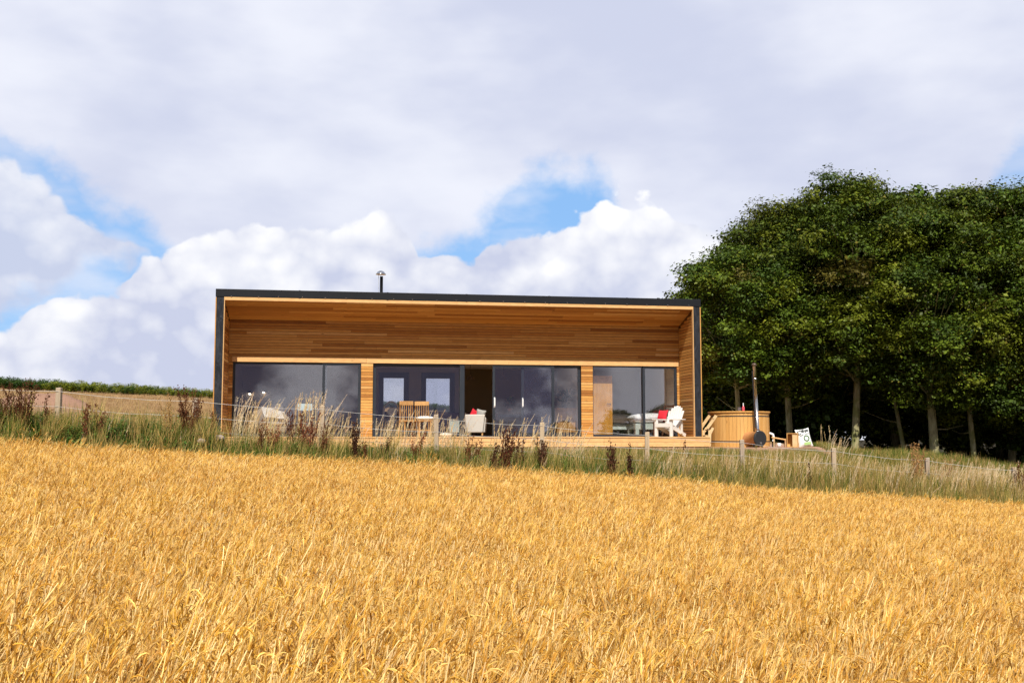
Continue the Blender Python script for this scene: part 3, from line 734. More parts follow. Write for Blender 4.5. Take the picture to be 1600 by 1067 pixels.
    yo, yi = VD + .02, VD + .085
    for g0, g1 in G:                                  # outer frame, head, sill and track of each bank
        MB().box(g0 + .002, g1 - .002, VD - .012, VD + .15, .003, .03).build('sill_track', frame_m, P)
        MB().box(g0 + .002, g1 - .002, VD + .01, VD + .15, 2.1305, 2.1345).build('frame_head', frame_m, P)
    x = lambda p: hu(p, VD + .04)
    panel(G[0][0] + .01, x(510), yi); panel(x(503), G[0][1] - .01, yo, st=.075)
    panel(G[1][0] + .01, x(724.5), yi, st=.085); panel(x(769.5), x(866), yo, st=.07, handle=x(772.5)); panel(x(815), G[1][1] - .01, yi, st=.075, handle=x(817))
    MB().box(x(718), x(725.5), VD + .015, VD + .075, .03, 2.13).build('door_jamb', frame_m, P)
    panel(G[2][0] + .006, x(1008), yi, st=.03); panel(x(1004.5), G[2][1] - .006, yo, st=.07)
    # interior shell
    D2 = 6.0
    MB().box(.112, HW - .112, VD + .16, D2 + .1, -.06, -.004).build('interior_floor', floor_m, P)
    MB().box(.112, HW - .112, VD + .16, D2 + .1, 2.30, 2.36).build('ceiling', wallpaint, P)
    MB().box(.112, HW - .112, VD + .14, VD + .159, 2.14, 2.6).build('lintel', frame_m, P)
    for a, b, m_ in ((.113, .16, greypaint), (HW - .16, HW - .113, wallpaint)): MB().box(a, b, VD + .16, D2, 0, 2.29).build('interior_wall', m_, P)
    xp = hu(918, VD + .3)
    MB().box(xp - .06, xp + .06, VD + .20, D2, 0, 2.29).build('partition_wall', wallpaint, P)
    b = MB()                                          # rear wall with two window openings
    W2 = [(hu(597.5, D2), hu(632, D2)), (hu(664, D2), hu(704, D2))]; zt, zb = hz_(650, 590, D2), hz_(650, 644, D2)
    xs = [.112, W2[0][0], W2[0][1], W2[1][0], W2[1][1]]
    b.box(xs[0], xs[1], D2, D2 + .2, 0, 2.3); b.box(xs[2], xs[3], D2, D2 + .2, 0, 2.3); b.box(xs[4], hu(722, D2), D2, D2 + .2, 0, 2.3)
    MB().box(xp, HW - .112, D2, D2 + .2, 0, 2.3).build('bedroom_rear_wall', wallpaint, P)
    for a, c_ in W2: b.box(a, c_, D2, D2 + .2, 0, zb); b.box(a, c_, D2, D2 + .2, zt, 2.3)
    b.build('rear_wall', greypaint, P)
    MB().box(hu(722, D2), xp, D2 + .001, D2 + .2, 0, 2.3).build('rear_feature_wall', warmpaint, P)
    for a, c_ in W2:
        f = MB(); w_ = .13
        f.box(a - w_, a + .03, D2 - .05, D2 + .1, zb - w_, zt + w_ * 1.3); f.box(c_ - .03, c_ + w_, D2 - .05, D2 + .1, zb - w_, zt + w_ * 1.3); f.box(a + .03, c_ - .03, D2 - .05, D2 + .1, zt - .02, zt + w_ * 1.3); f.box(a + .03, c_ - .03, D2 - .06, D2 + .1, zb - w_, zb + .02)
        fr = f.build('rear_window', navy, P); MB().box(a + .02, c_ - .02, D2 + .05, D2 + .06, zb, zt).build('pane', glass, fr)
    # open oak door in the bedroom
    vd_ = 1.8; a, c_ = hu(926, vd_), hu(957, vd_)
    d_ = MB().box(max(a, xp + .07), c_, vd_, vd_ + .045, .02, hz_(940, 587, vd_)).build('interior_door', oak, P); MB().tube([(c_ - .07, vd_ - .05, 1.0), (c_ - .19, vd_ - .05, 1.0)], .010, 8).tube([(c_ - .07, vd_, 1.0), (c_ - .07, vd_ - .05, 1.0)], .012, 8).build('handle', black_iron, d_)
    # flue on the roof
    vf = 3.0; xf = hu(596, vf, 440); zc = hz_(592, 424, vf)
    fl = MB().tube([(xf, vf, 3.2), (xf, vf, zc - .16)], .048, 16).build('roof_flue', black_iron, P, True)
    cp = MB().lathe([(0, .02), (.05, .015), (.11, -.02), (.155, -.085), (.16, -.10), (.13, -.10), (.05, -.075), (0, -.07)], 24, (xf - .02, vf, zc)).build('flue_cap', steel, fl, True)
    MB().tube([(xf - .09, vf, zc - .09), (xf - .085, vf, 3.4)], .006, 5).build('cap_wire', wiregrey, fl)
    # small lamps that are on
    for px, py in ((479, 566.5), (660, 570), (803, 571.5)):
        best = min(np.linspace(VD + .3, 5.6, 60), key=lambda v: abs(hz_(px, py, v) - 2.292)); u = hu(px, best, py)
        rg = MB().lathe([(.045, 0), (.062, -.004), (.062, -.010), (.042, -.010), (.042, 0)], 18, (u, best, 2.298)).build('downlight', white_pl, P, True)
        MB().lathe([(0, -.012), (.030, -.018), (.040, -.008)], 14, (u, best, 2.298)).build('bulb', lampglow, rg, True)
build_cabin()
def H(u, v, z=0): return HO + HU * u + HV * v + Vector((0, 0, z))
def Hpx(px, v, z=0): return H(hu(px, v), v, z)

# deck
def build_deck():
    x0, x1 = .16, HW + .12
    d = thing('timber_deck', 'low larch deck running along the whole front of the cabin', 'deck', HO, HANG)
    y = -.42
    while y < VD - .03:
        cuts = [x0] + sorted(random.uniform(x0 + 1.5, x1 - 1.5) for _ in range(2)) + [x1]
        for a, b in zip(cuts, cuts[1:]):
            if y > -.15: a, b = max(a, TR + .01), min(b, HW - TR - .01)
            if b > a: board('deck_board', d, larch_pale, a + .002, b - .002, y, min(y + .135, VD - .02), -.032, 0)
        y += .142
    for (z0, z1), m_ in (((-.145, -.036), larch), ((-.285, -.152), larch_pale)):
        cuts = [x0 + .01, x0 + 3.4, x0 + 7.1, x0 + 10.6, x1 - .01]
        for a, b in zip(cuts, cuts[1:]): board('fascia_board', d, larch_pale, a + .003, b - .003, -.40, -.372, z0, z1)
    MB().box(x0 + .03, x1 - .03, -.36, VD - .04, -.30, -.04).build('substructure', darkwood, d)
build_deck()

# ------------------------------------------------------------------ furniture seen through the glazing
def legs(P, xs, ys, z1, w_, m_, z0=0):
    for a in xs:
        for b in ys: MB().box(a - w_ / 2, a + w_ / 2, b - w_ / 2, b + w_ / 2, z0, z1).build('leg', m_, P)
def armchair(label, loc, rz, m_, wd=.78, ht=.80):
    P = thing('armchair', label, 'armchair', loc, rz)
    legs(P, (-wd / 2 + .08, wd / 2 - .08), (-.26, .28), .16, .045, pine)
    MB().box(-wd / 2 + .1, wd / 2 - .1, -.34, .28, .15, .30).build('seat_base', m_, P, bevel=.02)
    MB().pillow((0, -.05, .37), wd / 2 - .11, .31, .085, .35).build('seat_cushion', m_, P, True)
    b = MB(); n = 10                                   # curved tub back and arms
    for k in range(2 * n + 1):
        t = k / (2 * n) * math.pi * 1.12 - .19
    out = []; 
    for k in range(21):
        t = -.10 + k / 20 * (math.pi + .20); h = .56 + (ht - .56) * max(0, math.sin(t)) ** 1.4
        out.append((math.cos(t), math.sin(t), h))
    vs = []; fs = []
    for cx, cy, h in out:
        for r_, z in ((1, .15), (1.04, h), (.86, h), (.80, .15)): vs.append((cx * wd / 2 * r_, -.12 + cy * .46 * r_, z))
    for i in range(20):
        for q in range(4): q2 = (q + 1) % 4; fs.append((i * 4 + q, i * 4 + q2, (i + 1) * 4 + q2, (i + 1) * 4 + q))
    fs += [(3, 2, 1, 0), (80, 81, 82, 83)]
    b.add(vs, fs).build('backrest', m_, P, True)
    return P
def cushion(label, loc, sx, sz, tilt, rz, m_, th=.08, name='cushion', parent=None):
    n = 13; b = MB(); g_ = np.linspace(-1, 1, n)
    for sg in (-1, 1):
        vs = []; fs = []
        for i in range(n):
            for j in range(n):
                x, z = g_[i], g_[j]; e = max(0, (1 - x ** 4)) ** .6 * max(0, (1 - z ** 4)) ** .6; pin = 1 - .10 * (1 - x * x) - 0 if abs(z) > .98 else 1
                vs.append((sx * x * (1 - .09 * (1 - z * z)), sg * th * e, sz * (1 + z * (1 - .09 * (1 - x * x)))))
        for i in range(n - 1):
            for j in range(n - 1): k = i * n + j; q = (k, k + 1, k + n + 1, k + n); fs.append(q if sg > 0 else q[::-1])
        b.add(vs, fs)
    o = b.build(name, m_, parent, True); o.location = loc; o.rotation_euler = (tilt, R(0), rz); return tag(o, label, 'cushion') if label else o
def box_armchair(label, loc, rz, m_):                  # straight-sided chair, back flaring to the top; faces local -y
    P = thing('armchair', label, 'armchair', loc, rz)
    legs(P, (-.22, .22), (-.22, .24), .13, .04, pine)
    MB().add([(-.24, .20, .12), (.24, .20, .12), (.24, .30, .12), (-.24, .30, .12), (-.31, .28, .66), (.31, .28, .66), (.31, .38, .66), (-.31, .38, .66)], [(0, 3, 2, 1), (4, 5, 6, 7), (0, 1, 5, 4), (1, 2, 6, 5), (2, 3, 7, 6), (3, 0, 4, 7)]).build('backrest', m_, P, bevel=.03)
    for s_ in (-1, 1): MB().add([(s_ * .25 - .045, -.30, .13), (s_ * .25 + .045, -.30, .13), (s_ * .25 + .045, .21, .13), (s_ * .25 - .045, .21, .13), (s_ * .29 - .045, -.32, .52), (s_ * .29 + .045, -.32, .52), (s_ * .29 + .045, .27, .58), (s_ * .29 - .045, .27, .58)], [(0, 3, 2, 1), (4, 5, 6, 7), (0, 1, 5, 4), (1, 2, 6, 5), (2, 3, 7, 6), (3, 0, 4, 7)]).build('armrest', m_, P, bevel=.02)
    MB().box(-.20, .20, -.29, .20, .14, .30).build('seat_base', m_, P, bevel=.02); MB().pillow((0, -.04, .36), .20, .24, .07, .35).build('seat_cushion', m_, P, True)
    return P
def spindle_chair(label, loc, rz, m_=pine, group=None):
    P = thing('dining_chair', label, 'chair', loc, rz, group)
    MB().box(-.22, .22, -.22, .20, .43, .465).build('seat', m_, P, bevel=.012)
    for x in (-.19, .19):
        MB().tube([(x, -.18, .43), (x * 1.08, -.21, .22), (x * 1.12, -.22, 0)], [.018, .024, .014], 8).build('leg', m_, P, True)
        MB().tube([(x, .17, 1.0), (x, .175, .45), (x * 1.1, .23, 0)], [.016, .02, .015], 8).build('leg', m_, P, True)
    bk = MB().box(-.215, .215, .152, .178, .90, 1.02).build('top_rail', m_, P, bevel=.01)
    for k in range(5): x = -.13 + .065 * k; MB().tube([(x, .165, .46), (x, .160, .91)], .0095, 6).build('spindle', m_, P)
    MB().tube([(-.2, -.2, .2), (.2, -.2, .2)], .011, 6).tube([(-.2, .2, .2), (.2, .2, .2)], .011, 6).tube([(0, -.2, .2), (0, .2, .2)], .011, 6).build('stretcher', m_, P)
    return P
def stool(label, loc, w_, h, m_=pine):
    P = thing('wooden_stool', label, 'stool', loc, HANG)
    MB().box(-w_ / 2, w_ / 2, -.16, .16, h - .035, h).build('seat', m_, P, bevel=.008); legs(P, (-w_ / 2 + .05, w_ / 2 - .05), (-.12, .12), h - .035, .035, m_)
    MB().box(-w_ / 2 + .05, w_ / 2 - .05, -.01, .01, h * .35, h * .35 + .03).build('stretcher', m_, P)
    return P
def leaf_plant(P, n, r_, z0, z1, L, col):
    B = Blades()
    for _ in range(n):
        p = Vector((rnd.gauss(0, r_ * .5), rnd.gauss(0, r_ * .5), rnd.uniform(z0, z1))); d_ = Vector((p.x + rnd.gauss(0, .05), p.y + rnd.gauss(0, .05), rnd.uniform(-.05, .15))).normalized()
        B.ribbon([p, p + d_ * L * .5 + Vector((0, 0, .02)), p + d_ * L], [.006, L * .5, .003], d_.cross(Vector((0, 0, 1))).normalized(), vary(col, .25))
    return link('foliage', B.mesh('foliage', grass_m), None, P)
def furnish():
    # living room, behind the first bank
    p = Hpx(424, 2.35); armchair('beige fabric armchair behind the large left window pane', p, HANG + .35, beige_cl, 1.0, .92)
    t = MB(); vs = []; fs = []; n, m2 = 26, 14       # throw lying over the chair back
    for i in range(n):
        for j in range(m2):
            u_ = i / (n - 1); v_ = j / (m2 - 1); x = -.32 + .66 * v_; q = (u_ - .42) * 1.15
            y = .40 + (.075 if q < 0 else -.13) * min(1, abs(q) * 9) + (-.35 * max(0, q) ** 1.2); z = .955 - abs(q) * (.75 if q < 0 else .62) + .02 * math.sin(9 * x + 5 * q)
            vs.append((x + .10 * max(0, q), y + .012 * math.sin(14 * x), z))
    for i in range(n - 1):
        for j in range(m2 - 1): k = i * m2 + j; fs.append((k, k + 1, k + m2 + 1, k + m2))
    o = t.add(vs, fs).build('throw_blanket', cream_cl, None, True); o.location = Hpx(428, 2.35); o.rotation_euler = (0, 0, HANG + .35); sd = o.modifiers.new('thick', 'SOLIDIFY'); sd.thickness = .018
    tag(o, 'cream woollen throw draped over the beige armchair', 'blanket')
    P = thing('side_table', 'dark low side table beside the beige armchair', 'table', Hpx(474, 2.5), HANG)
    MB().box(-.3, .3, -.25, .25, .73, .77).build('table_top', darkwood, P, bevel=.01); legs(P, (-.25, .25), (-.2, .2), .73, .05, darkwood)
    o = MB().box(-.215, .215, -.05, .05, 0, .20).build('storage_box', paleblue, None, bevel=.01); o.location = Hpx(476.5, 2.4, .772); o.rotation_euler = (0, 0, HANG); tag(o, 'pale blue rectangular box standing on the dark side table', 'box')
    stool('small low wooden stool behind the narrow left sliding pane', Hpx(549, 2.2), .40, .30)
    for px, py, lb in ((375, 607, 'leftmost small glowing wall lamp behind the left window'), (390, 616, 'lowest of the three small glowing wall lamps behind the left window'), (412, 613.5, 'rightmost small glowing wall lamp behind the left window')):
        v = 5.98; P = thing('wall_lamp', lb, 'lamp', Hpx(px, v, hz_(px, py, v)), HANG, 'small wall lamps in the living room')
        MB().lathe([(0, .09), (.04, .085), (.062, .0), (.055, .0), (.03, .07)], 16, (0, -.10, .02)).build('lamp_shade', black_iron, P, True); MB().pillow((0, -.10, .02), .036, .036, .036, 1, 8).build('bulb', lampglow, P, True); MB().box(-.02, .02, -.10, .015, .10, .125).build('bracket', black_iron, P)
    # dining corner
    spindle_chair('left spindle-back wooden chair of the pair on the deck before the middle glazing', Hpx(638.5, .75), HANG + .35, group='spindle-back dining chairs')
    spindle_chair('right spindle-back wooden chair of the pair, beside the stool with white cushion', Hpx(657, 1.0), HANG - .3, group='spindle-back dining chairs')
    stool('square wooden stool with a white cushion on it, by the spindle-back chairs', Hpx(664, .42), .42, .47)
    o = MB().pillow((0, 0, .055), .25, .2, .055, .6, 12).build('cushion', white_cl, None, True); o.location = Hpx(664, .42, .47); o.rotation_euler = (0, 0, HANG); tag(o, 'plump white cushion on the square wooden stool', 'cushion')
    o = MB().pillow((0, 0, .055), .18, .15, .055, .7, 12).build('floor_cushion', cream_cl, None, True); o.location = Hpx(697, .75, .0); o.rotation_euler = (0, 0, HANG); tag(o, 'cream cushion lying on the deck by the open sliding door', 'cushion')
    P = thing('curved_chair', 'white chair with arched back seen against the left rear window', 'chair', Hpx(614, 4.3), HANG + .2)
    b = MB(); b.tube([(-.26, .2, .45)] + [(-.26 * math.cos(a), .2 + .04 * math.sin(a), .72 + .40 * math.sin(a)) for a in np.linspace(0, math.pi, 12)] + [(.26, .2, .45)], .03, 8); b.build('backrest', white_pl, P, True)
    MB().pillow((0, -.03, .47), .28, .25, .06, .6).build('seat', white_pl, P, True); legs(P, (-.22, .22), (-.2, .18), .44, .03, white_pl)
    MB().pillow((0, .08, .78), .17, .05, .13, .7).build('seat_pad', white_cl, P, True)
    P = thing('storage_chest', 'small pale green chest by the open sliding door', 'chest', Hpx(710, 3.0), HANG)
    MB().box(-.16, .16, -.15, .15, .03, .52).build('body', palegreen, P, bevel=.01); MB().box(-.175, .175, -.165, .165, .523, .56).build('lid', palegreen, P, bevel=.008); legs(P, (-.12, .12), (-.11, .11), .03, .04, palegreen)
    P = thing('sofa', 'low plum-coloured sofa in shade under the rear windows', 'sofa', Hpx(690, 5.35), HANG)
    MB().box(-1.0, 1.0, -.35, .35, .10, .40).build('seat_base', plum, P, bevel=.03); MB().box(-1.0, 1.0, .2, .42, .402, .80).build('backrest', plum, P, bevel=.05)
    for s in (-1, 1): MB().box(s * 1.09 - .085, s * 1.09 + .085, -.36, .42, .1, .58).build('armrest', plum, P, bevel=.04)
    legs(P, (-.9, .9), (-.28, .28), .10, .05, darkwood)
    # doorway armchair
    box_armchair('light grey fabric armchair standing in the open sliding doorway, its back to the deck', Hpx(743, 2.1), HANG + 2.95, grey_cl)
    cushion('bright red cushion in the light grey armchair at the open doorway', Hpx(735.5, 2.25, .44), .16, .20, R(10), HANG + .25, red_cl).rotation_euler[1] = R(28)
    cushion('plump grey cushion in the light grey armchair at the open doorway', Hpx(749, 2.2, .47), .15, .18, R(6), HANG - .15, grey2_cl, .10).rotation_euler[1] = R(12)
    for px, lb in ((735, 'dark cone pendant lamp hanging above the open doorway armchair'), (787, 'dark cone pendant lamp behind the middle sliding door panel')):
        v = 3.9; zt = hz_(px, 586, v); P = thing('pendant_lamp', lb, 'lamp', Hpx(px, v, zt), HANG, 'cone pendant lamps')
        MB().lathe([(.012, .06), (.02, .0), (.15, -.15), (.145, -.15), (.015, -.005)], 24).build('lamp_shade', bronze, P, True); MB().tube([(0, 0, .05), (0, 0, 2.298 - zt)], .005, 5).build('cord', black_iron, P)
    P = thing('dining_table', 'dark dining table behind the middle sliding door panel', 'table', Hpx(797, 3.6), HANG)
    MB().box(-.55, .55, -.4, .4, .71, .75).build('table_top', darkwood, P, bevel=.01); legs(P, (-.48, .48), (-.33, .33), .71, .07, darkwood); MB().box(-.46, .46, -.3, .3, .62, .709).build('apron', navy, P)
    P = thing('potted_plant', 'leafy plant in a clay pot on the dark dining table', 'plant', Hpx(797, 3.6, .75), 0)
    MB().lathe([(0, 0), (.07, 0), (.09, .14), (.08, .14), (.07, .1), (0, .1)], 18).build('pot', terracotta, P, True); leaf_plant(P, 60, .16, .16, .46, .13, (.05, .10, .03))
    P = thing('sideboard', 'wooden sideboard behind the right pane of the middle glazing', 'cabinet', Hpx(884, 3.1), HANG)
    MB().box(-.30, .30, -.2, .2, .10, .86).build('body', oak, P, bevel=.008); MB().box(-.32, .32, -.22, .22, .863, .90).build('top', oak, P, bevel=.006); legs(P, (-.26, .26), (-.15, .15), .10, .05, oak)
    for s in (-1, 1): dd = MB().box(s * .148 - .14, s * .148 + .14, -.222, -.203, .14, .83).build('door', pine, P); MB().box(s * .03 - .012, s * .03 + .012, -.24, -.223, .45, .52).build('handle', black_iron, dd)
    P = thing('potted_plant', 'bushy dark green plant on the wooden sideboard', 'plant', Hpx(882, 3.1, .90), 0)
    MB().lathe([(0, 0), (.08, 0), (.10, .13), (.09, .13), (.08, .1), (0, .1)], 18).build('pot', black_iron, P, True); leaf_plant(P, 130, .30, .15, .55, .16, (.03, .07, .02))
    # bedroom
    for px, v, lb, ln in ((960, 3.45, 'bed with white duvet partly hidden by the oak door', .85), (1014, 2.45, 'bed with rumpled white duvet behind the right-hand glazing', 1.15)):
        P = thing('bed', lb, 'bed', Hpx(px, v), HANG)
        MB().box(-ln / 2, ln / 2, -.45, .45, .22, .40).build('bed_frame', palegreen, P, bevel=.01); legs(P, (-ln / 2 + .06, ln / 2 - .06), (-.4, .4), .22, .11, palegreen)
        MB().pillow((0, 0, .48), ln / 2, .46, .10, .25).build('mattress', white_cl, P, True); MB().pillow((.02, -.02, .58), ln / 2 + .07, .50, .15, .32, 18, None, .035).build('duvet', white_cl, P, True)
    # porch seats
    P = thing('adirondack_chair', 'white slatted reclining garden chair on the deck near the right end', 'chair', Hpx(1047, .35), HANG + R(-52)); P.scale = (.9, .9, .93)
    for s in (-1, 1):                                  # faces local -y
        MB().box(s * .29 - .045, s * .29 + .045, -.42, -.33, 0, .52).build('front_leg', white_pl, P, bevel=.01)
        MB().bar((s * .25, -.40, .34), (s * .25, .50, .04), .11, .03, (1, 0, 0)).build('rear_leg', white_pl, P)
        MB().box(s * .33 - .075, s * .33 + .075, -.47, .30, .522, .552).build('armrest', white_pl, P, bevel=.01)
        MB().box(s * .30 - .02, s * .30 + .02, .17, .25, .10, .521).build('arm_post', white_pl, P)
    for k in range(6): y = -.40 + .095 * k; z = .40 - y * .0 - (y + .40) * .33; MB().box(-.27, .27, y, y + .08, z - .012, z + .012).build('seat_slat', white_pl, P)
    for k in range(7):
        x = (k - 3) * .083; tp = .98 - .018 * (k - 3) ** 2
        MB().bar((x * .82, .10, .22), (x * 1.06, .10 + (tp - .22) * .46, tp), .074, .02, (0, 1, 0)).build('back_slat', white_pl, P)
    MB().box(-.30, .30, .26, .30, .50, .56).build('back_rail', white_pl, P); MB().box(-.28, .28, -.44, -.422, .30, .42).build('apron', white_pl, P)
    P = thing('wooden_chair', 'dark brown wooden chair with red cushion behind the white garden chair', 'chair', Hpx(1035, 1.0), HANG + R(-62))
    MB().box(-.2, .2, -.2, .2, .42, .45).build('seat', darkwood, P); legs(P, (-.18, .18), (-.18,), .42, .04, darkwood)
    for s in (-1, 1): MB().bar((s * .18, .16, 0), (s * .18, .30, .95), .04, .035, (1, 0, 0)).build('back_post', darkwood, P)
    for z in (.6, .74, .88): MB().box(-.16, .16, .195 + (z - .45) * .15, .22 + (z - .45) * .15, z, z + .06).build('back_slat', darkwood, P)
    cushion('red patterned cushion propped on the dark wooden porch chair', Hpx(1033, 1.0, .455), .19, .18, R(-18), HANG + R(-62), red_cl, .07)
furnish()

# ------------------------------------------------------------------ hot tub corner
def hot_tub():
    Y = 31.2; c0 = at(1155.5, 697, Y); cx, cy = c0.x, Y; z0 = hz(cx, cy) + .0
    zr = at(1155, 642, Y - .9).z; Ht = zr - z0; r_ = .872
    P = thing('hot_tub', 'round wooden stave hot tub on gravel beside the cabin', 'hot tub', (cx, cy, z0))
    n = 52; wd = 2 * math.pi * r_ / n
    st = MB().add([(-wd / 2 + .0015, -.02, .0), (wd / 2 - .0015, -.02, 0), (wd / 2 - .004, .02, 0), (-wd / 2 + .004, .02, 0), (-wd / 2 + .0015, -.02, Ht - .045), (wd / 2 - .0015, -.02, Ht - .045), (wd / 2 - .004, .02, Ht - .045), (-wd / 2 + .004, .02, Ht - .045)],
                  [(0, 3, 2, 1), (4, 5, 6, 7), (0, 1, 5, 4), (1, 2, 6, 5), (2, 3, 7, 6), (3, 0, 4, 7)]).mesh('stave', larch_v)
    for k in range(n):
        a = 2 * math.pi * k / n; o = link('stave', st, None, P); o.location = (r_ * math.cos(a), r_ * math.sin(a), 0); o.rotation_euler = (0, 0, a + math.pi / 2)
    for z, h in ((.155, .028), (Ht - .165, .032)):
        MB().lathe([(r_ + .021, z), (r_ + .026, z), (r_ + .026, z + h), (r_ + .021, z + h)], 64).build('hoop', black_iron if z < .5 else steel_dark, P)
    for k in range(8):                                  # rim made of eight curved pieces
        a0 = 2 * math.pi * k / 8 + .004; a1 = 2 * math.pi * (k + 1) / 8 - .004; vs = []; fs = []; q = 8
        for i in range(q + 1):
            a = a0 + (a1 - a0) * i / q
            for rr_, z in ((r_ - .08, Ht - .043), (r_ + .055, Ht - .043), (r_ + .055, Ht), (r_ - .08, Ht)): vs.append((rr_ * math.cos(a), rr_ * math.sin(a), z))
        for i in range(q):
            for j in range(4): j2 = (j + 1) % 4; fs.append((i * 4 + j, i * 4 + j2, (i + 1) * 4 + j2, (i + 1) * 4 + j))
        fs += [(3, 2, 1, 0), (q * 4, q * 4 + 1, q * 4 + 2, q * 4 + 3)]
        MB().add(vs, fs).build('rim_board', larch_v, P)
    MB().lathe([(0, Ht - .2), (r_ - .025, Ht - .2)], 48).build('water', water_m, P)
    pc = at(1203, 677, Y - .25) - Vector((cx, cy, z0))
    MB().tube([(pc.x - .25, pc.y + .2, pc.z), (pc.x + .02, pc.y, pc.z), (pc.x + .09, pc.y, pc.z - .03), (pc.x + .105, pc.y, pc.z - .1), (pc.x + .105, pc.y, pc.z - .24)], .035, 12).build('drain_pipe', white_pvc, P, True)
    MB().tube([(pc.x + .105, pc.y, pc.z - .235), (pc.x + .105, pc.y, -.0)], .05, 12).build('valve', black_iron, P, True)
    # bottle and tumbler on the rim
    b = thing('bottle', 'small pink-red bottle with pale neck standing on the hot tub rim', 'bottle', at(1161.5, 642, Y - .84) * 1); b.location.z = zr
    MB().lathe([(0, 0), (.038, 0), (.04, .02), (.04, .10), (.016, .16), (.0, .16)], 16).build('body', pinkbottle, b, True); MB().lathe([(.0155, .155), (.015, .215), (.017, .22), (.017, .235), (0, .235)], 12).build('neck', white_pvc, b, True)
    o = MB().lathe([(0, 0), (.045, 0), (.052, .11), (.048, .11), (.041, .008), (0, .008)], 18).build('tumbler', glass, None, True); o.location = (at(1155.5, 642, Y - .84).x, Y - .84, zr + .001); tag(o, 'clear glass tumbler standing on the hot tub rim', 'glass')
    # stove in front
    S0 = at(1187, 685, Y - 1.28); gz = hz(S0.x, S0.y); zc = S0.z
    P = thing('tub_stove', 'barrel-shaped wood stove with round black door in front of the hot tub', 'stove', (S0.x, S0.y, gz)); zc -= gz; q = Vector((-.30, .62, 0))
    MB().tube([(0, 0, zc), q + Vector((0, 0, zc))], .20, 28).build('barrel', brown_barrel, P, True)
    dd = q.normalized(); f = Vector((0, 0, zc)) - dd * .03
    fd = MB().tube([f + dd * .028, f, f - dd * .012], [.228, .228, .20], 32).build('door', black_iron, P); MB().tube([f + Vector((-.1, -.02, .02)) - dd * .02, f + Vector((-.1, -.02, -.08)) - dd * .02], .010, 8).build('handle', steel, fd)
    MB().tube([f + Vector((.0, 0, -.13)) - dd * .011, f + Vector((0, 0, -.13)) - dd * .03], .03, 12).build('air_vent', steel, fd)
    for k in (.12, .85):
        for s in (-.12, .12): e = q * k; MB().box(e.x + s - .02, e.x + s + .02, e.y - .02, e.y + .02, 0, zc - .13).build('leg', black_iron, P)
    Yf = S0.y + .16; p1 = at(1184, 674, Yf) - P.location; p2 = at(1178.3, 572, Yf) - P.location
    fl = MB().tube([p1 - Vector((0, 0, .06)), p2], .048, 16).build('flue', steel, P, True)
    MB().tube([p1 + Vector((0, 0, .0)), p1.lerp(p2, .035)], .062, 16).build('collar', steel, fl, True); MB().tube([p1.lerp(p2, .80), p1.lerp(p2, .825)], .056, 16).build('clamp', steel, fl, True)
    MB().lathe([(0, .05), (.04, .04), (.085, -.02), (.08, -.025), (0, .0)], 18, tuple(p2 + Vector((0, 0, .045)))).build('flue_cap', bronze, fl, True)
    MB().tube([p1.lerp(p2, .06) + Vector((-.055, .02, 0)), p1.lerp(p2, .93) + Vector((-.055, .02, 0))], .020, 8).build('heat_guard', black_iron, fl)
    # steps with two sloping handrails
    B = at(1112, 697, Y - .95); gz = hz(B.x, B.y); P = thing('tub_steps', 'pale timber steps with two sloping handrails, between deck and hot tub', 'steps', (B.x, B.y, gz))
    T = lambda px, py, y: at(px, py, Y - .95 + y) - P.location
    for y, s in ((-.18, 0), (.35, -1.7)):
        MB().bar(T(1105 + s * 6, 669, y), T(1119 + s * 6, 649, y), .085, .03, (0, 1, 0)).build('handrail', sawn, P)
        MB().bar(T(1109 + s * 6, 672, y + .032), T(1108.5 + s * 6, 697.5, y + .032), .085, .03, (0, 1, 0)).build('post', sawn, P)
        MB().bar(T(1101 + s * 6, 696, y + .064), T(1114 + s * 6, 668, y + .064), .07, .03, (0, 1, 0)).build('stringer', sawn, P)
    for k in range(3): a = T(1097.5 + 4.0 * k, 690 - 9.2 * k, 0); MB().box(a.x - .01, a.x + .13, -.10, .33, a.z - .016, a.z + .016).build('tread', sawn, P)
    # plank, crate, mug and sack to the right
    Yc = Y - .35; a = at(1238.5, 697, Yc); gz = hz(a.x, Yc); w_ = .165; hh = at(1238, 676.5, Yc).z - gz
    P = thing('wooden_crate', 'upright open wooden crate next to the printed sack', 'crate', (a.x, Yc, gz), R(-14))
    for x in (-w_, w_ - .018): MB().box(x, x + .018, -.15, .15, 0, hh).build('side_board', larch_v, P)
    MB().box(-w_ + .019, w_ - .019, -.15, .15, hh - .02, hh - .001).build('top_board', larch_v, P); MB().box(-w_ + .019, w_ - .019, -.15, .15, .001, .02).build('bottom_board', larch_v, P); MB().box(-w_ + .02, w_ - .02, .13, .148, .021, hh - .021).build('back_board', larch_v, P); MB().box(-.005, .145, -.12, -.10, .021, hh - .022).build('divider', sawn, P)
    a1, a2 = at(1205.5, 683, Yc + .12), at(1231, 687, Yc + .05)
    P = thing('timber_bench', 'narrow plank on two short trestles behind the tub drain pipe', 'plank', (a1.x, a1.y, hz(a1.x, a1.y)))
    e = a2 - a1; zz = a1.z - P.location.z
    MB().bar((0, 0, zz), (e.x - .03, e.y, zz + e.z), .035, .14, (0, 1, 0)).build('plank', larch_pale, P)
    for t in (.12, .85): MB().box(e.x * t - .02, e.x * t + .02, e.y * t - .06, e.y * t + .06, hz(a1.x + e.x * t, a1.y + e.y * t) - P.location.z, zz + e.z * t - .017).build('trestle', sawn, P)
    m_ = at(1217.5, 697, Yc - .3); P = thing('mug', 'small white mug standing on the gravel by the crate', 'mug', (m_.x, m_.y, hz(m_.x, m_.y)))
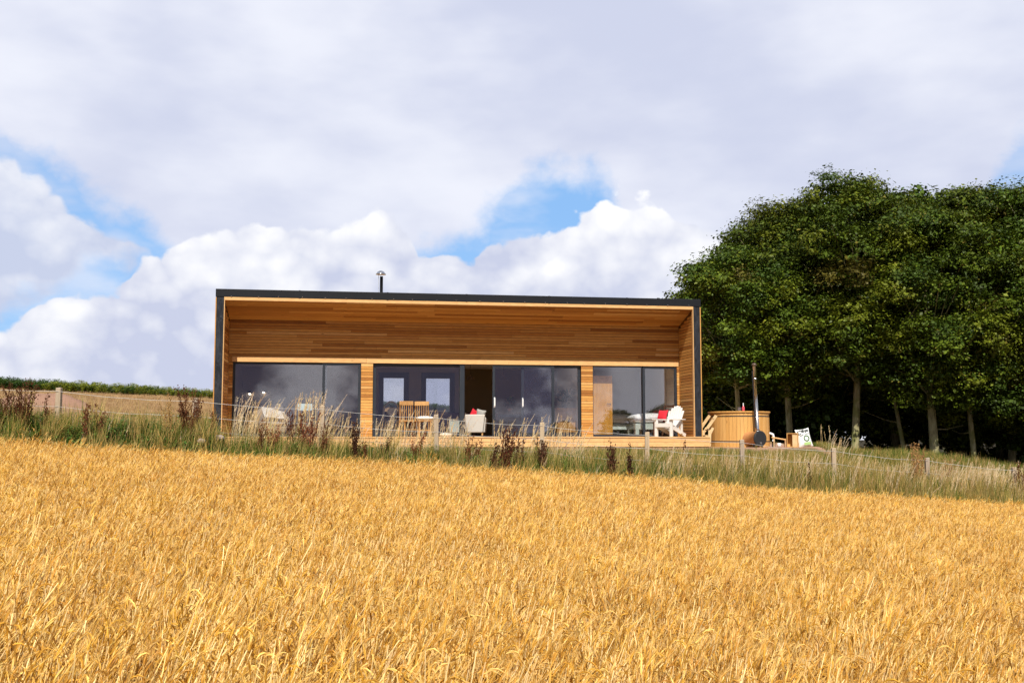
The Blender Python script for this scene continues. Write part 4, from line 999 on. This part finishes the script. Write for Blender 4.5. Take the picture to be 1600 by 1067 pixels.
    MB().lathe([(0, 0), (.05, 0), (.055, .12), (.05, .12), (.045, .01), (0, .01)], 18).build('body', white_pvc, P, True); MB().tube([(.052, 0, .10), (.085, 0, .09), (.085, 0, .045), (.05, 0, .03)], .008, 6).build('handle', white_pvc, P, True)
    s0 = at(1260, 700, Yc - .12); gz = hz(s0.x, s0.y); P = thing('fuel_sack', 'white plastic sack with black and green print leaning against the crate', 'sack', (s0.x, s0.y, gz), R(4)); P.rotation_euler = (R(-14), R(-9), R(4))
    cushion(None, (0, 0, 0), .215, .285, 0, 0, sackwhite, .095, 'body', P)
    def print_(nm, pts, m2):                            # flat print following the belly of the sack
        f = lambda x, z: (x, -.097 * max(.0, (1 - (abs(x) / .215) ** 4)) ** .6 * max(.0, (1 - (abs(z - .285) / .285) ** 4)) ** .6 - .006, z)
        b = MB(); b.add([f(x, z) for x, z in pts], [tuple(range(len(pts)))]); b.build(nm, m2, P)
    for x0, x1, z0, z1 in ((-.17, -.08, .37, .52), (-.06, .02, .43, .53), (.04, .075, .41, .52), (.09, .15, .44, .52), (-.13, -.03, .33, .37), (.02, .14, .36, .395)):
        print_('print_mark', [(x0, z0), (x1, z0 + .01), (x1 + .01, z1), (x0 - .005, z1 - .02)], inkblack)
    ring = [(math.cos(a), math.sin(a)) for a in np.linspace(0, 2 * math.pi, 25)]
    for i in range(24):
        (a, b), (c_, d_) = ring[i], ring[i + 1]; print_('print_ring', [(.04 + a * .055, .245 + b * .06), (.04 + a * .09, .245 + b * .095), (.04 + c_ * .09, .245 + d_ * .095), (.04 + c_ * .055, .245 + d_ * .06)], inkdark)
    print_('print_panel', [(-.06, .05), (.14, .05), (.15, .13), (-.06, .13)], inkgreen)
steel_dark = plain('hoop_steel', (.10, .10, .10), .35, .3, 6, .5, .8)
hot_tub()

# ------------------------------------------------------------------ wire fence
def fence():
    P = thing('wire_fence', 'wooden post and wire fence running between the barley and the cabin', 'fence', (FX0, FY0, hz(FX0, FY0)))
    tops = []
    r2 = random.Random(9)
    for k, (px, py) in enumerate([(-150, 594), (93, 606), (307, 622), (503, 634), (683, 648), (847, 660), (1010, 675), (1160, 687), (1302, 700), (1448, 715), (1585, 730)]):
        kx = (px - 800) / F; Yq = (FY0 - (FB / FA) * FX0) / (1 - (FB / FA) * kx); t = at(px, py, Yq); g_ = hz(t.x, Yq) - .25
        tops.append(t); l = t - P.location; wd = .052; ln = r2.uniform(-.015, .015)
        b = MB(); zs = [g_ - P.location.z, l.z - .012, l.z]; ws = [wd, wd, wd * .86]; vs = []
        for z, w_ in zip(zs, ws):
            dx = ln * (z - zs[0]); vs += [(l.x + dx - w_, l.y - w_, z), (l.x + dx + w_, l.y - w_, z + (.01 if z == zs[2] else 0)), (l.x + dx + w_, l.y + w_, z), (l.x + dx - w_, l.y + w_, z)]
        b.add(vs, [(3, 2, 1, 0), (8, 9, 10, 11)] + [(i * 4 + q, i * 4 + (q + 1) % 4, i * 4 + 4 + (q + 1) % 4, i * 4 + 4 + q) for i in range(2) for q in range(4)])
        b.build('post', greywood, P)
        if k in (2, 3, 6): pass
    for dz, m_, rd in ((.075, wirewhite, .0042), (.40, wirewhite, .0038), (.70, wiregrey, .0025), (.95, wiregrey, .0025)):
        pts = []
        for a, b in zip(tops, tops[1:]):
            for q in range(6):
                t = q / 6; p = a.lerp(b, t) - P.location; pts.append((p.x, p.y - .058, p.z - dz - .05 * t * (1 - t) * 4 * r2.uniform(.6, 1.1)))
        p = tops[-1] - P.location; pts.append((p.x, p.y - .058, p.z - dz))
        MB().tube(pts, rd, 5).build('wire', m_, P)
fence()

# ------------------------------------------------------------------ docks gone to seed
def dock_mesh(h, stems, col, spread, dense):
    B = Blades()
    for s_ in range(stems):
        al = rnd.uniform(0, 6.283); d_ = Vector((math.cos(al), math.sin(al) * .6, 0)); hh = h * rnd.uniform(.6, 1); lean = d_ * spread * hh * rnd.uniform(.2, 1)
        f = lambda t: d_ * .03 + Vector((0, 0, hh * t)) + lean * t ** 1.3
        B.spindle([f(t) for t in (0, .5, 1)], [.007, .006, .002], vary(col, .2))
        for q in range(dense):
            t = rnd.uniform(.32, 1.0); p = f(t); rr_ = .035 * (1.15 - t) + .010; o = Vector((rnd.gauss(0, rr_), rnd.gauss(0, rr_), rnd.gauss(0, .01))); p = p + o; z = .011 * rnd.uniform(.7, 1.5)
            B.spindle([p - Vector((0, 0, z)), p, p + Vector((0, 0, z))], [.001, z * .8, .001], vary(col, .4))
        for q in range(3):
            t = rnd.uniform(.4, .75); p = f(t); a2 = rnd.uniform(0, 6.283); e = Vector((math.cos(a2) * .5, math.sin(a2) * .5, 1)).normalized() * hh * rnd.uniform(.15, .28); B.ribbon([p, p + e], [.005, .002], Vector((1, 0, 0)), vary(col, .2))
            for z in range(dense // 5): g_ = p + e * rnd.random(); k = .010 * rnd.uniform(.7, 1.4); g_ = g_ + Vector((rnd.gauss(0, .010), rnd.gauss(0, .010), 0)); B.spindle([g_ - Vector((0, 0, k)), g_, g_ + Vector((0, 0, k))], [.001, k * .8, .001], vary(col, .4))
    for q in range(7):
        al = rnd.uniform(0, 6.283); d_ = Vector((math.cos(al), math.sin(al), 0)); L = rnd.uniform(.15, .3)
        B.ribbon([Vector((0, 0, .05)), d_ * L * .5 + Vector((0, 0, L * .7)), d_ * L + Vector((0, 0, L * .4))], [.01, L * .28, .004], Vector((-d_.y, d_.x, .2)).normalized(), vary((.22, .13, .04) if rnd.random() < .5 else (.12, .15, .03), .3))
    return B.mesh('dock', dock_m)
def docks():
    RUST, DARK, TAN, RED = (.115, .042, .018), (.065, .026, .014), (.30, .17, .065), (.19, .065, .03)
    U = rnd.uniform
    make = {'big': lambda: dock_mesh(1.22, rnd.randint(11, 15), rnd.choice([DARK, RUST]), U(.26, .4), 66), 'mid': lambda: dock_mesh(.8, rnd.randint(3, 6), rnd.choice([RUST, DARK]), U(.12, .32), 52),
            'red': lambda: dock_mesh(.88, rnd.randint(5, 8), rnd.choice([RED, RUST]), U(.22, .4), 42), 'tan': lambda: dock_mesh(1.1, rnd.randint(6, 8), rnd.choice([TAN, (.24, .125, .05)]), U(.22, .34), 42), 'slim': lambda: dock_mesh(.8, rnd.randint(1, 3), rnd.choice([DARK, RUST]), U(.05, .18), 62)}
    L = [(38, 588, 'big', -.5, 'tall dark brown branching dock at far left, rising above the skyline'), (6, 600, 'big', -.4, 'rust-brown dock cut by the left edge of the picture'), (70, 612, 'slim', -.3, 'dark twiggy dock just left of the first fence post'), (135, 628, 'slim', -.7, 'slim dark dock stalk right of the first fence post'),
         (157, 628, 'mid', -.6, 'dark brown dock midway between the first two posts, beside a slim stalk'), (268, 612, 'tan', -.5, 'leaning tan dock left of the second fence post'), (298, 600, 'big', -.3, 'tall brown dock leaning against the second fence post'), (332, 636, 'mid', -.2, 'rust-red dock below the black left edge of the cabin'),
         (402, 652, 'red', -.6, 'reddish dock in front of the beige armchair window'), (425, 655, 'red', -.5, 'reddish dock below the cream throw, among pale grass'), (462, 640, 'red', -.2, 'wide red-brown dock in front of the pale blue box'), (482, 642, 'red', -.4, 'red-brown dock just left of the third fence post'), (505, 655, 'mid', -.6, 'dark dock growing up the third fence post'),
         (553, 658, 'mid', -.8, 'dense dark dock in front of the first boarded pier'), (577, 688, 'slim', -.9, 'short dark dock below the first boarded pier'), (601, 678, 'mid', -.6, 'brown dock at the left of the middle glazing'), (650, 672, 'red', -.2, 'leaning reddish dock left of the fourth fence post'), (726, 678, 'mid', -.6, 'upright brown dock below the light grey armchair'),
         (743, 684, 'slim', -.5, 'thin brown dock stalk right of the light grey armchair'), (771, 690, 'mid', -.9, 'dark dock at the left foot of the tallest middle dock'), (786, 662, 'mid', -1.0, 'tallest dark dock in front of the middle sliding door panel'), (814, 678, 'mid', -.6, 'narrow brown dock between the middle dock and the fifth post'), (842, 682, 'mid', -.5, 'brown dock at the foot of the fifth fence post'),
         (850, 686, 'slim', -.7, 'thin dark dock stalk against the fifth fence post'), (962, 682, 'mid', -.9, 'dark branching dock left of the sixth fence post'), (988, 690, 'slim', -.9, 'slim dark dock stalk just left of the sixth fence post'), (1073, 686, 'slim', .8, 'small brown dock before the gravel under the white garden chair'),
         (1262, 720, 'slim', -.8, 'lone dark dock stalk left of the eighth fence post'), (1427, 690, 'tan', -.1, 'tan and brown dock left of the ninth fence post'), (1480, 706, 'tan', .2, 'straw-brown dock right of the ninth fence post, before the wood'), (1586, 716, 'red', -.3, 'large red-brown dead plant at the right edge of the picture'), (1604, 724, 'red', -.6, 'red-brown dead plant cut by the right edge of the picture')]
    for i, (px, py, kd, t, lb) in enumerate(L):
        kx = (px - 800) / F; Yq = (FY0 - (FB / FA) * FX0 + t) / (1 - (FB / FA) * kx); p = at(px, py, Yq); g_ = hz(p.x, Yq); me = make[kd]()
        o = bpy.data.objects.new('dock_plant', me); C.objects.link(o); top = max(v.co.z for v in me.vertices) if 'top' not in me else me['top']; me['top'] = top
        s = max(.45, (p.z - g_) / top); o.location = (p.x, Yq, g_ - .01); o.scale = (1.15 * s ** .5, 1.15 * s ** .5, s); o.rotation_euler = (0, R(rnd.uniform(-3, 6)), rnd.uniform(-.6, .6)); tag(o, lb, 'dock', 'docks gone to seed along the fence')
docks()
def rocks():
    for px, py, t, s, lb in ((317, 688, -.8, .085, 'pale grey stone at the field edge below the second fence post'), (345, 683, -.5, .10, 'pinkish stone at the field edge below the cabin left corner')):
        kx = (px - 800) / F; Yq = (FY0 - (FB / FA) * FX0 + t) / (1 - (FB / FA) * kx); X = kx * Yq
        b = MB().pillow((0, 0, 0), s, s * .8, s * .62, .8, 9); r3 = random.Random(int(px)); b.v = [tuple(c_ * (1 + r3.uniform(-.13, .13)) for c_ in v) for v in b.v]
        o = b.build('stone', rock_m, None, False); o.location = (X, Yq, at(px, py, Yq).z - s * .1); o.location.z = max(o.location.z, hz(X, Yq) + s * .3); tag(o, lb, 'stone')
rocks()

# ------------------------------------------------------------------ the wood on the right
def tree_meshes(seed, Ht, cr, cb, tr_, leaves, size, hue=0):
    r = np.random.default_rng(seed); rr_ = random.Random(seed)
    b = MB(); top = Ht * .86; bend = Vector((rr_.uniform(-.9, .9), rr_.uniform(-.5, .5), 0))
    tp = lambda t: Vector((bend.x * math.sin(t * 2.2), bend.y * math.sin(t * 1.7), Ht * .9 * t))
    ts = [0, .04, .12, .3, .5, .7, .85, 1]; b.tube([tp(t) - Vector((0, 0, .25 if t == 0 else 0)) for t in ts], [tr_ * 1.5, tr_ * 1.1, tr_, tr_ * .86, tr_ * .66, tr_ * .42, tr_ * .22, .02], 10)
    # clumps of foliage in a domed crown, a limb out to each of the big ones
    n = 190; zc = cb + (Ht - cb) * .42; cl = []
    for k in range(n):
        u = r.uniform(-.95, 1); a = r.uniform(0, 2 * math.pi); q = r.uniform(.42, 1) ** .5; s_ = math.sqrt(max(0, 1 - u * u))
        z = zc + u * q * ((Ht - zc) if u > 0 else (zc - cb)); x = math.cos(a) * s_ * q * cr; y = math.sin(a) * s_ * q * cr; cl.append((x, y, z, r.uniform(.5, 1.2) * cr * .205))
    cl.append((0, 0, Ht - cr * .2, cr * .3))
    for k in range(26):                                 # close the top of the dome
        a = r.uniform(0, 2 * math.pi); q = r.uniform(0, .62); cl.append((math.cos(a) * q * cr, math.sin(a) * q * cr, zc + (Ht - zc) * math.sqrt(1 - q * q) * r.uniform(.80, .93), r.uniform(.6, 1.1) * cr * .22))
    for x, y, z, s_ in [q for q in cl if q[2] > cb + .28 * (Ht - cb)][:30]:
        t0 = min(.92, max(.18, (z - cr * .55) / (Ht * .9))); p = tp(t0); e = Vector((x, y, z)); mid = p.lerp(e, .5) + Vector((0, 0, -.12 * (e - p).length)); rd = tr_ * .34 * (1.1 - t0)
        b.tube([p, mid, e], [rd, rd * .7, .015], 6, False)
    for k in range(2):                                  # a few dead snags low on the trunk
        z = rr_.uniform(.12, .4) * Ht; p = tp(z / (Ht * .9)); a = rr_.uniform(0, 6.28); d_ = Vector((math.cos(a), math.sin(a), rr_.uniform(-.1, .4))); b.tube([p, p + d_ * .6, p + d_ * rr_.uniform(1, 1.8) + Vector((0, 0, .2))], [.03, .018, .006], 5, False)
    trunk = b.mesh('trunk', bark, True)
    cl = np.array(cl); wgt = cl[:, 3] ** 2; ns = 20                     # every clump is a set of leaf sprays
    d = r.normal(size=(len(cl), ns, 3)); d[..., 2] = d[..., 2] * .85 + .30; d /= np.linalg.norm(d, axis=2)[..., None]
    sc_ = cl[:, None, :3] + d * (r.uniform(.35, 1.05, (len(cl), ns)) * cl[:, 3:4])[..., None] * np.array([1.25, 1.25, .75])
    idx = r.choice(len(cl), leaves, p=wgt / wgt.sum()); sp = r.integers(0, ns, leaves); sz_ = r.uniform(.10, .26, (len(cl), ns))[idx, sp]
    off = r.normal(size=(leaves, 3)) * np.array([1.2, 1.2, .55]) * sz_[:, None]; ctr = sc_[idx, sp] + off; dd = d[idx, sp]
    nrm = dd * .55 + np.array([0, 0, .7]) + r.normal(size=(leaves, 3)) * .38; nrm /= np.linalg.norm(nrm, axis=1)[:, None]
    t1 = np.cross(nrm, r.normal(size=(leaves, 3))); t1 /= np.linalg.norm(t1, axis=1)[:, None]; t2 = np.cross(nrm, t1)
    L = size * np.clip(r.lognormal(-.12, .38, leaves), .4, 2)[:, None]
    fold = nrm * L * .12
    V = np.stack([ctr - t1 * L * .55, ctr + t2 * L * .34 + fold, ctr + t1 * L * .55, ctr - t2 * L * .34 + fold], 1).reshape(-1, 3)
    base = np.array([(.064, .098, .008), (.086, .118, .008), (.048, .080, .009), (.116, .136, .009)]); base = base[r.integers(0, 4, len(cl))]
    turn = r.random(len(cl)) < .025 + hue * .5; base[turn] = np.array([.10, .085, .013])
    lc = base[idx] * r.uniform(.6, 1.35, leaves)[:, None] * r.uniform(.75, 1.25, (len(cl), ns))[idx, sp][:, None]; lc[r.random(leaves) < .015] = (.16, .14, .02)
    crown = np_mesh('crown', V, np.arange(leaves * 4).reshape(-1, 4), leaf_m, np.repeat(lc, 4, 0))
    return trunk, crown
def place_tree(m2, x, y, rz, sc_, label, group, zoff=0):
    P = thing('tree', label, 'tree', (x, y, hz(x, y)), rz, group); P.scale = (sc_,) * 3
    link('trunk', m2[0], None, P); link('crown', m2[1], None, P); return P
def wood():
    G_ = 'trees of the wood beside the cabin'
    # px of trunk, depth, row of crown top, crown radius, crown base, trunk radius, label
    front = [(1150, 47.5, 392, 3.3, 2.3, .12, 'rounded leafy tree right behind the hot tub, leftmost of the wood'), (1226, 49.5, 322, 4.2, 2.4, .15, 'leafy tree between the hot tub flue and the tallest crown'), (1322, 48, 279, 4.3, 2.9, .17, 'tallest domed tree with a straight pale trunk'),
             (1403, 49, 308, 3.9, 2.9, .10, 'tree with slim lit trunk right of the tallest domed tree'), (1447, 46.5, 330, 3.6, 2.5, .19, 'tree with stout pale trunk behind the ninth fence post'), (1507, 47.5, 294, 3.9, 2.0, .12, 'tree with pale lower trunk, second from the right edge'), (1600, 47, 286, 4.2, 1.9, .22, 'broad dark tree filling the right edge of the picture')]
    for i, (px, Y, top, cr, cb, tr_, lb) in enumerate(front):
        p = at(px, top, Y); g_ = hz(p.x, Y); m2 = tree_meshes(40 + i, p.z - g_, cr, cb, tr_, 80000, .118, .03 * (i % 3)); place_tree(m2, p.x, Y, 0, 1, lb, G_)
    back = [tree_meshes(80, 12.5, 4.2, 2.2, .2, 30000, .21), tree_meshes(81, 12.0, 4.0, .9, .16, 30000, .21), tree_meshes(82, 11.0, 3.8, .2, .14, 30000, .21)]
    spots = [(1085, 64, 470), (1110, 56, 440), (1165, 55, 372), (1200, 60, 350), (1262, 57, 310), (1290, 54, 330), (1384, 56, 300), (1392, 61, 320), (1432, 57, 312), (1490, 55, 300), (1545, 58, 300), (1560, 52, 300), (1640, 54, 290), (1690, 49, 290), (1240, 66, 400), (1420, 69, 380), (1500, 68, 380), (1590, 66, 380), (1680, 62, 350), (1130, 69, 460)]
    for i, (px, Y, top) in enumerate(spots):
        p = at(px, top, Y); g_ = hz(p.x, Y); k = i % 3; place_tree(back[k], p.x, Y, i * 1.3, (p.z - g_) / (12.5, 12.0, 11.0)[k], 'shaded tree deep inside the wood behind the front row', 'shaded trees deep in the wood')
    for k, (x, y, h) in enumerate(((22, -22, 5.0), (26, -19, 6.2), (30.5, -20, 7.2), (35, -18, 7.6), (40, -20, 8.2))):
        place_tree(back[k % 3], x, y, k * 1.1, h / (12.5, 12.0, 11.0)[k % 3], 'dark tree mirrored low in the right-hand glazing, growing beyond the near edge of the field', 'trees mirrored in the glazing')
    # thin bare poles and low growth under the canopy
    src = [tree_meshes(95 + k, 2.2, 1.3, .1, .03, 2600, .17)[1] for k in range(3)]
    X, Y = jitter_grid(8.5, 44, 44, 74, 2.1); kx = X / Y; k = (kx > .17) & (kx < .58) & (Y > 55 + 2 * np.sin(X))
    k &= ~((kx > .332) & (kx < .352)); k &= ~((kx > .30) & (kx < .50) & (Y < 64) & (rng.random(len(X)) < .6)); X, Y = X[k], Y[k]; n = len(X); s = rng.uniform(.5, 1.25, n) * np.where((X / Y > .3) & (X / Y < .5), .62, 1.15)
    m_ = 16; Ye = rng.uniform(47, 51, m_); Xe = Ye * rng.uniform(.21, .52, m_); X = np.concatenate([X, Xe]); Y = np.concatenate([Y, Ye]); s = np.concatenate([s, rng.uniform(.2, .42, m_)]); n = len(X)
    scatter('undergrowth', np.stack([X, Y, height(X, Y) - .1], 1), np.stack([0 * X, 0 * X, rng.uniform(0, 6, n)], 1), np.stack([s, s, s], 1), rng.integers(0, 3, n), src, 'dark bushy undergrowth below the trees of the wood', 'undergrowth')
wood()
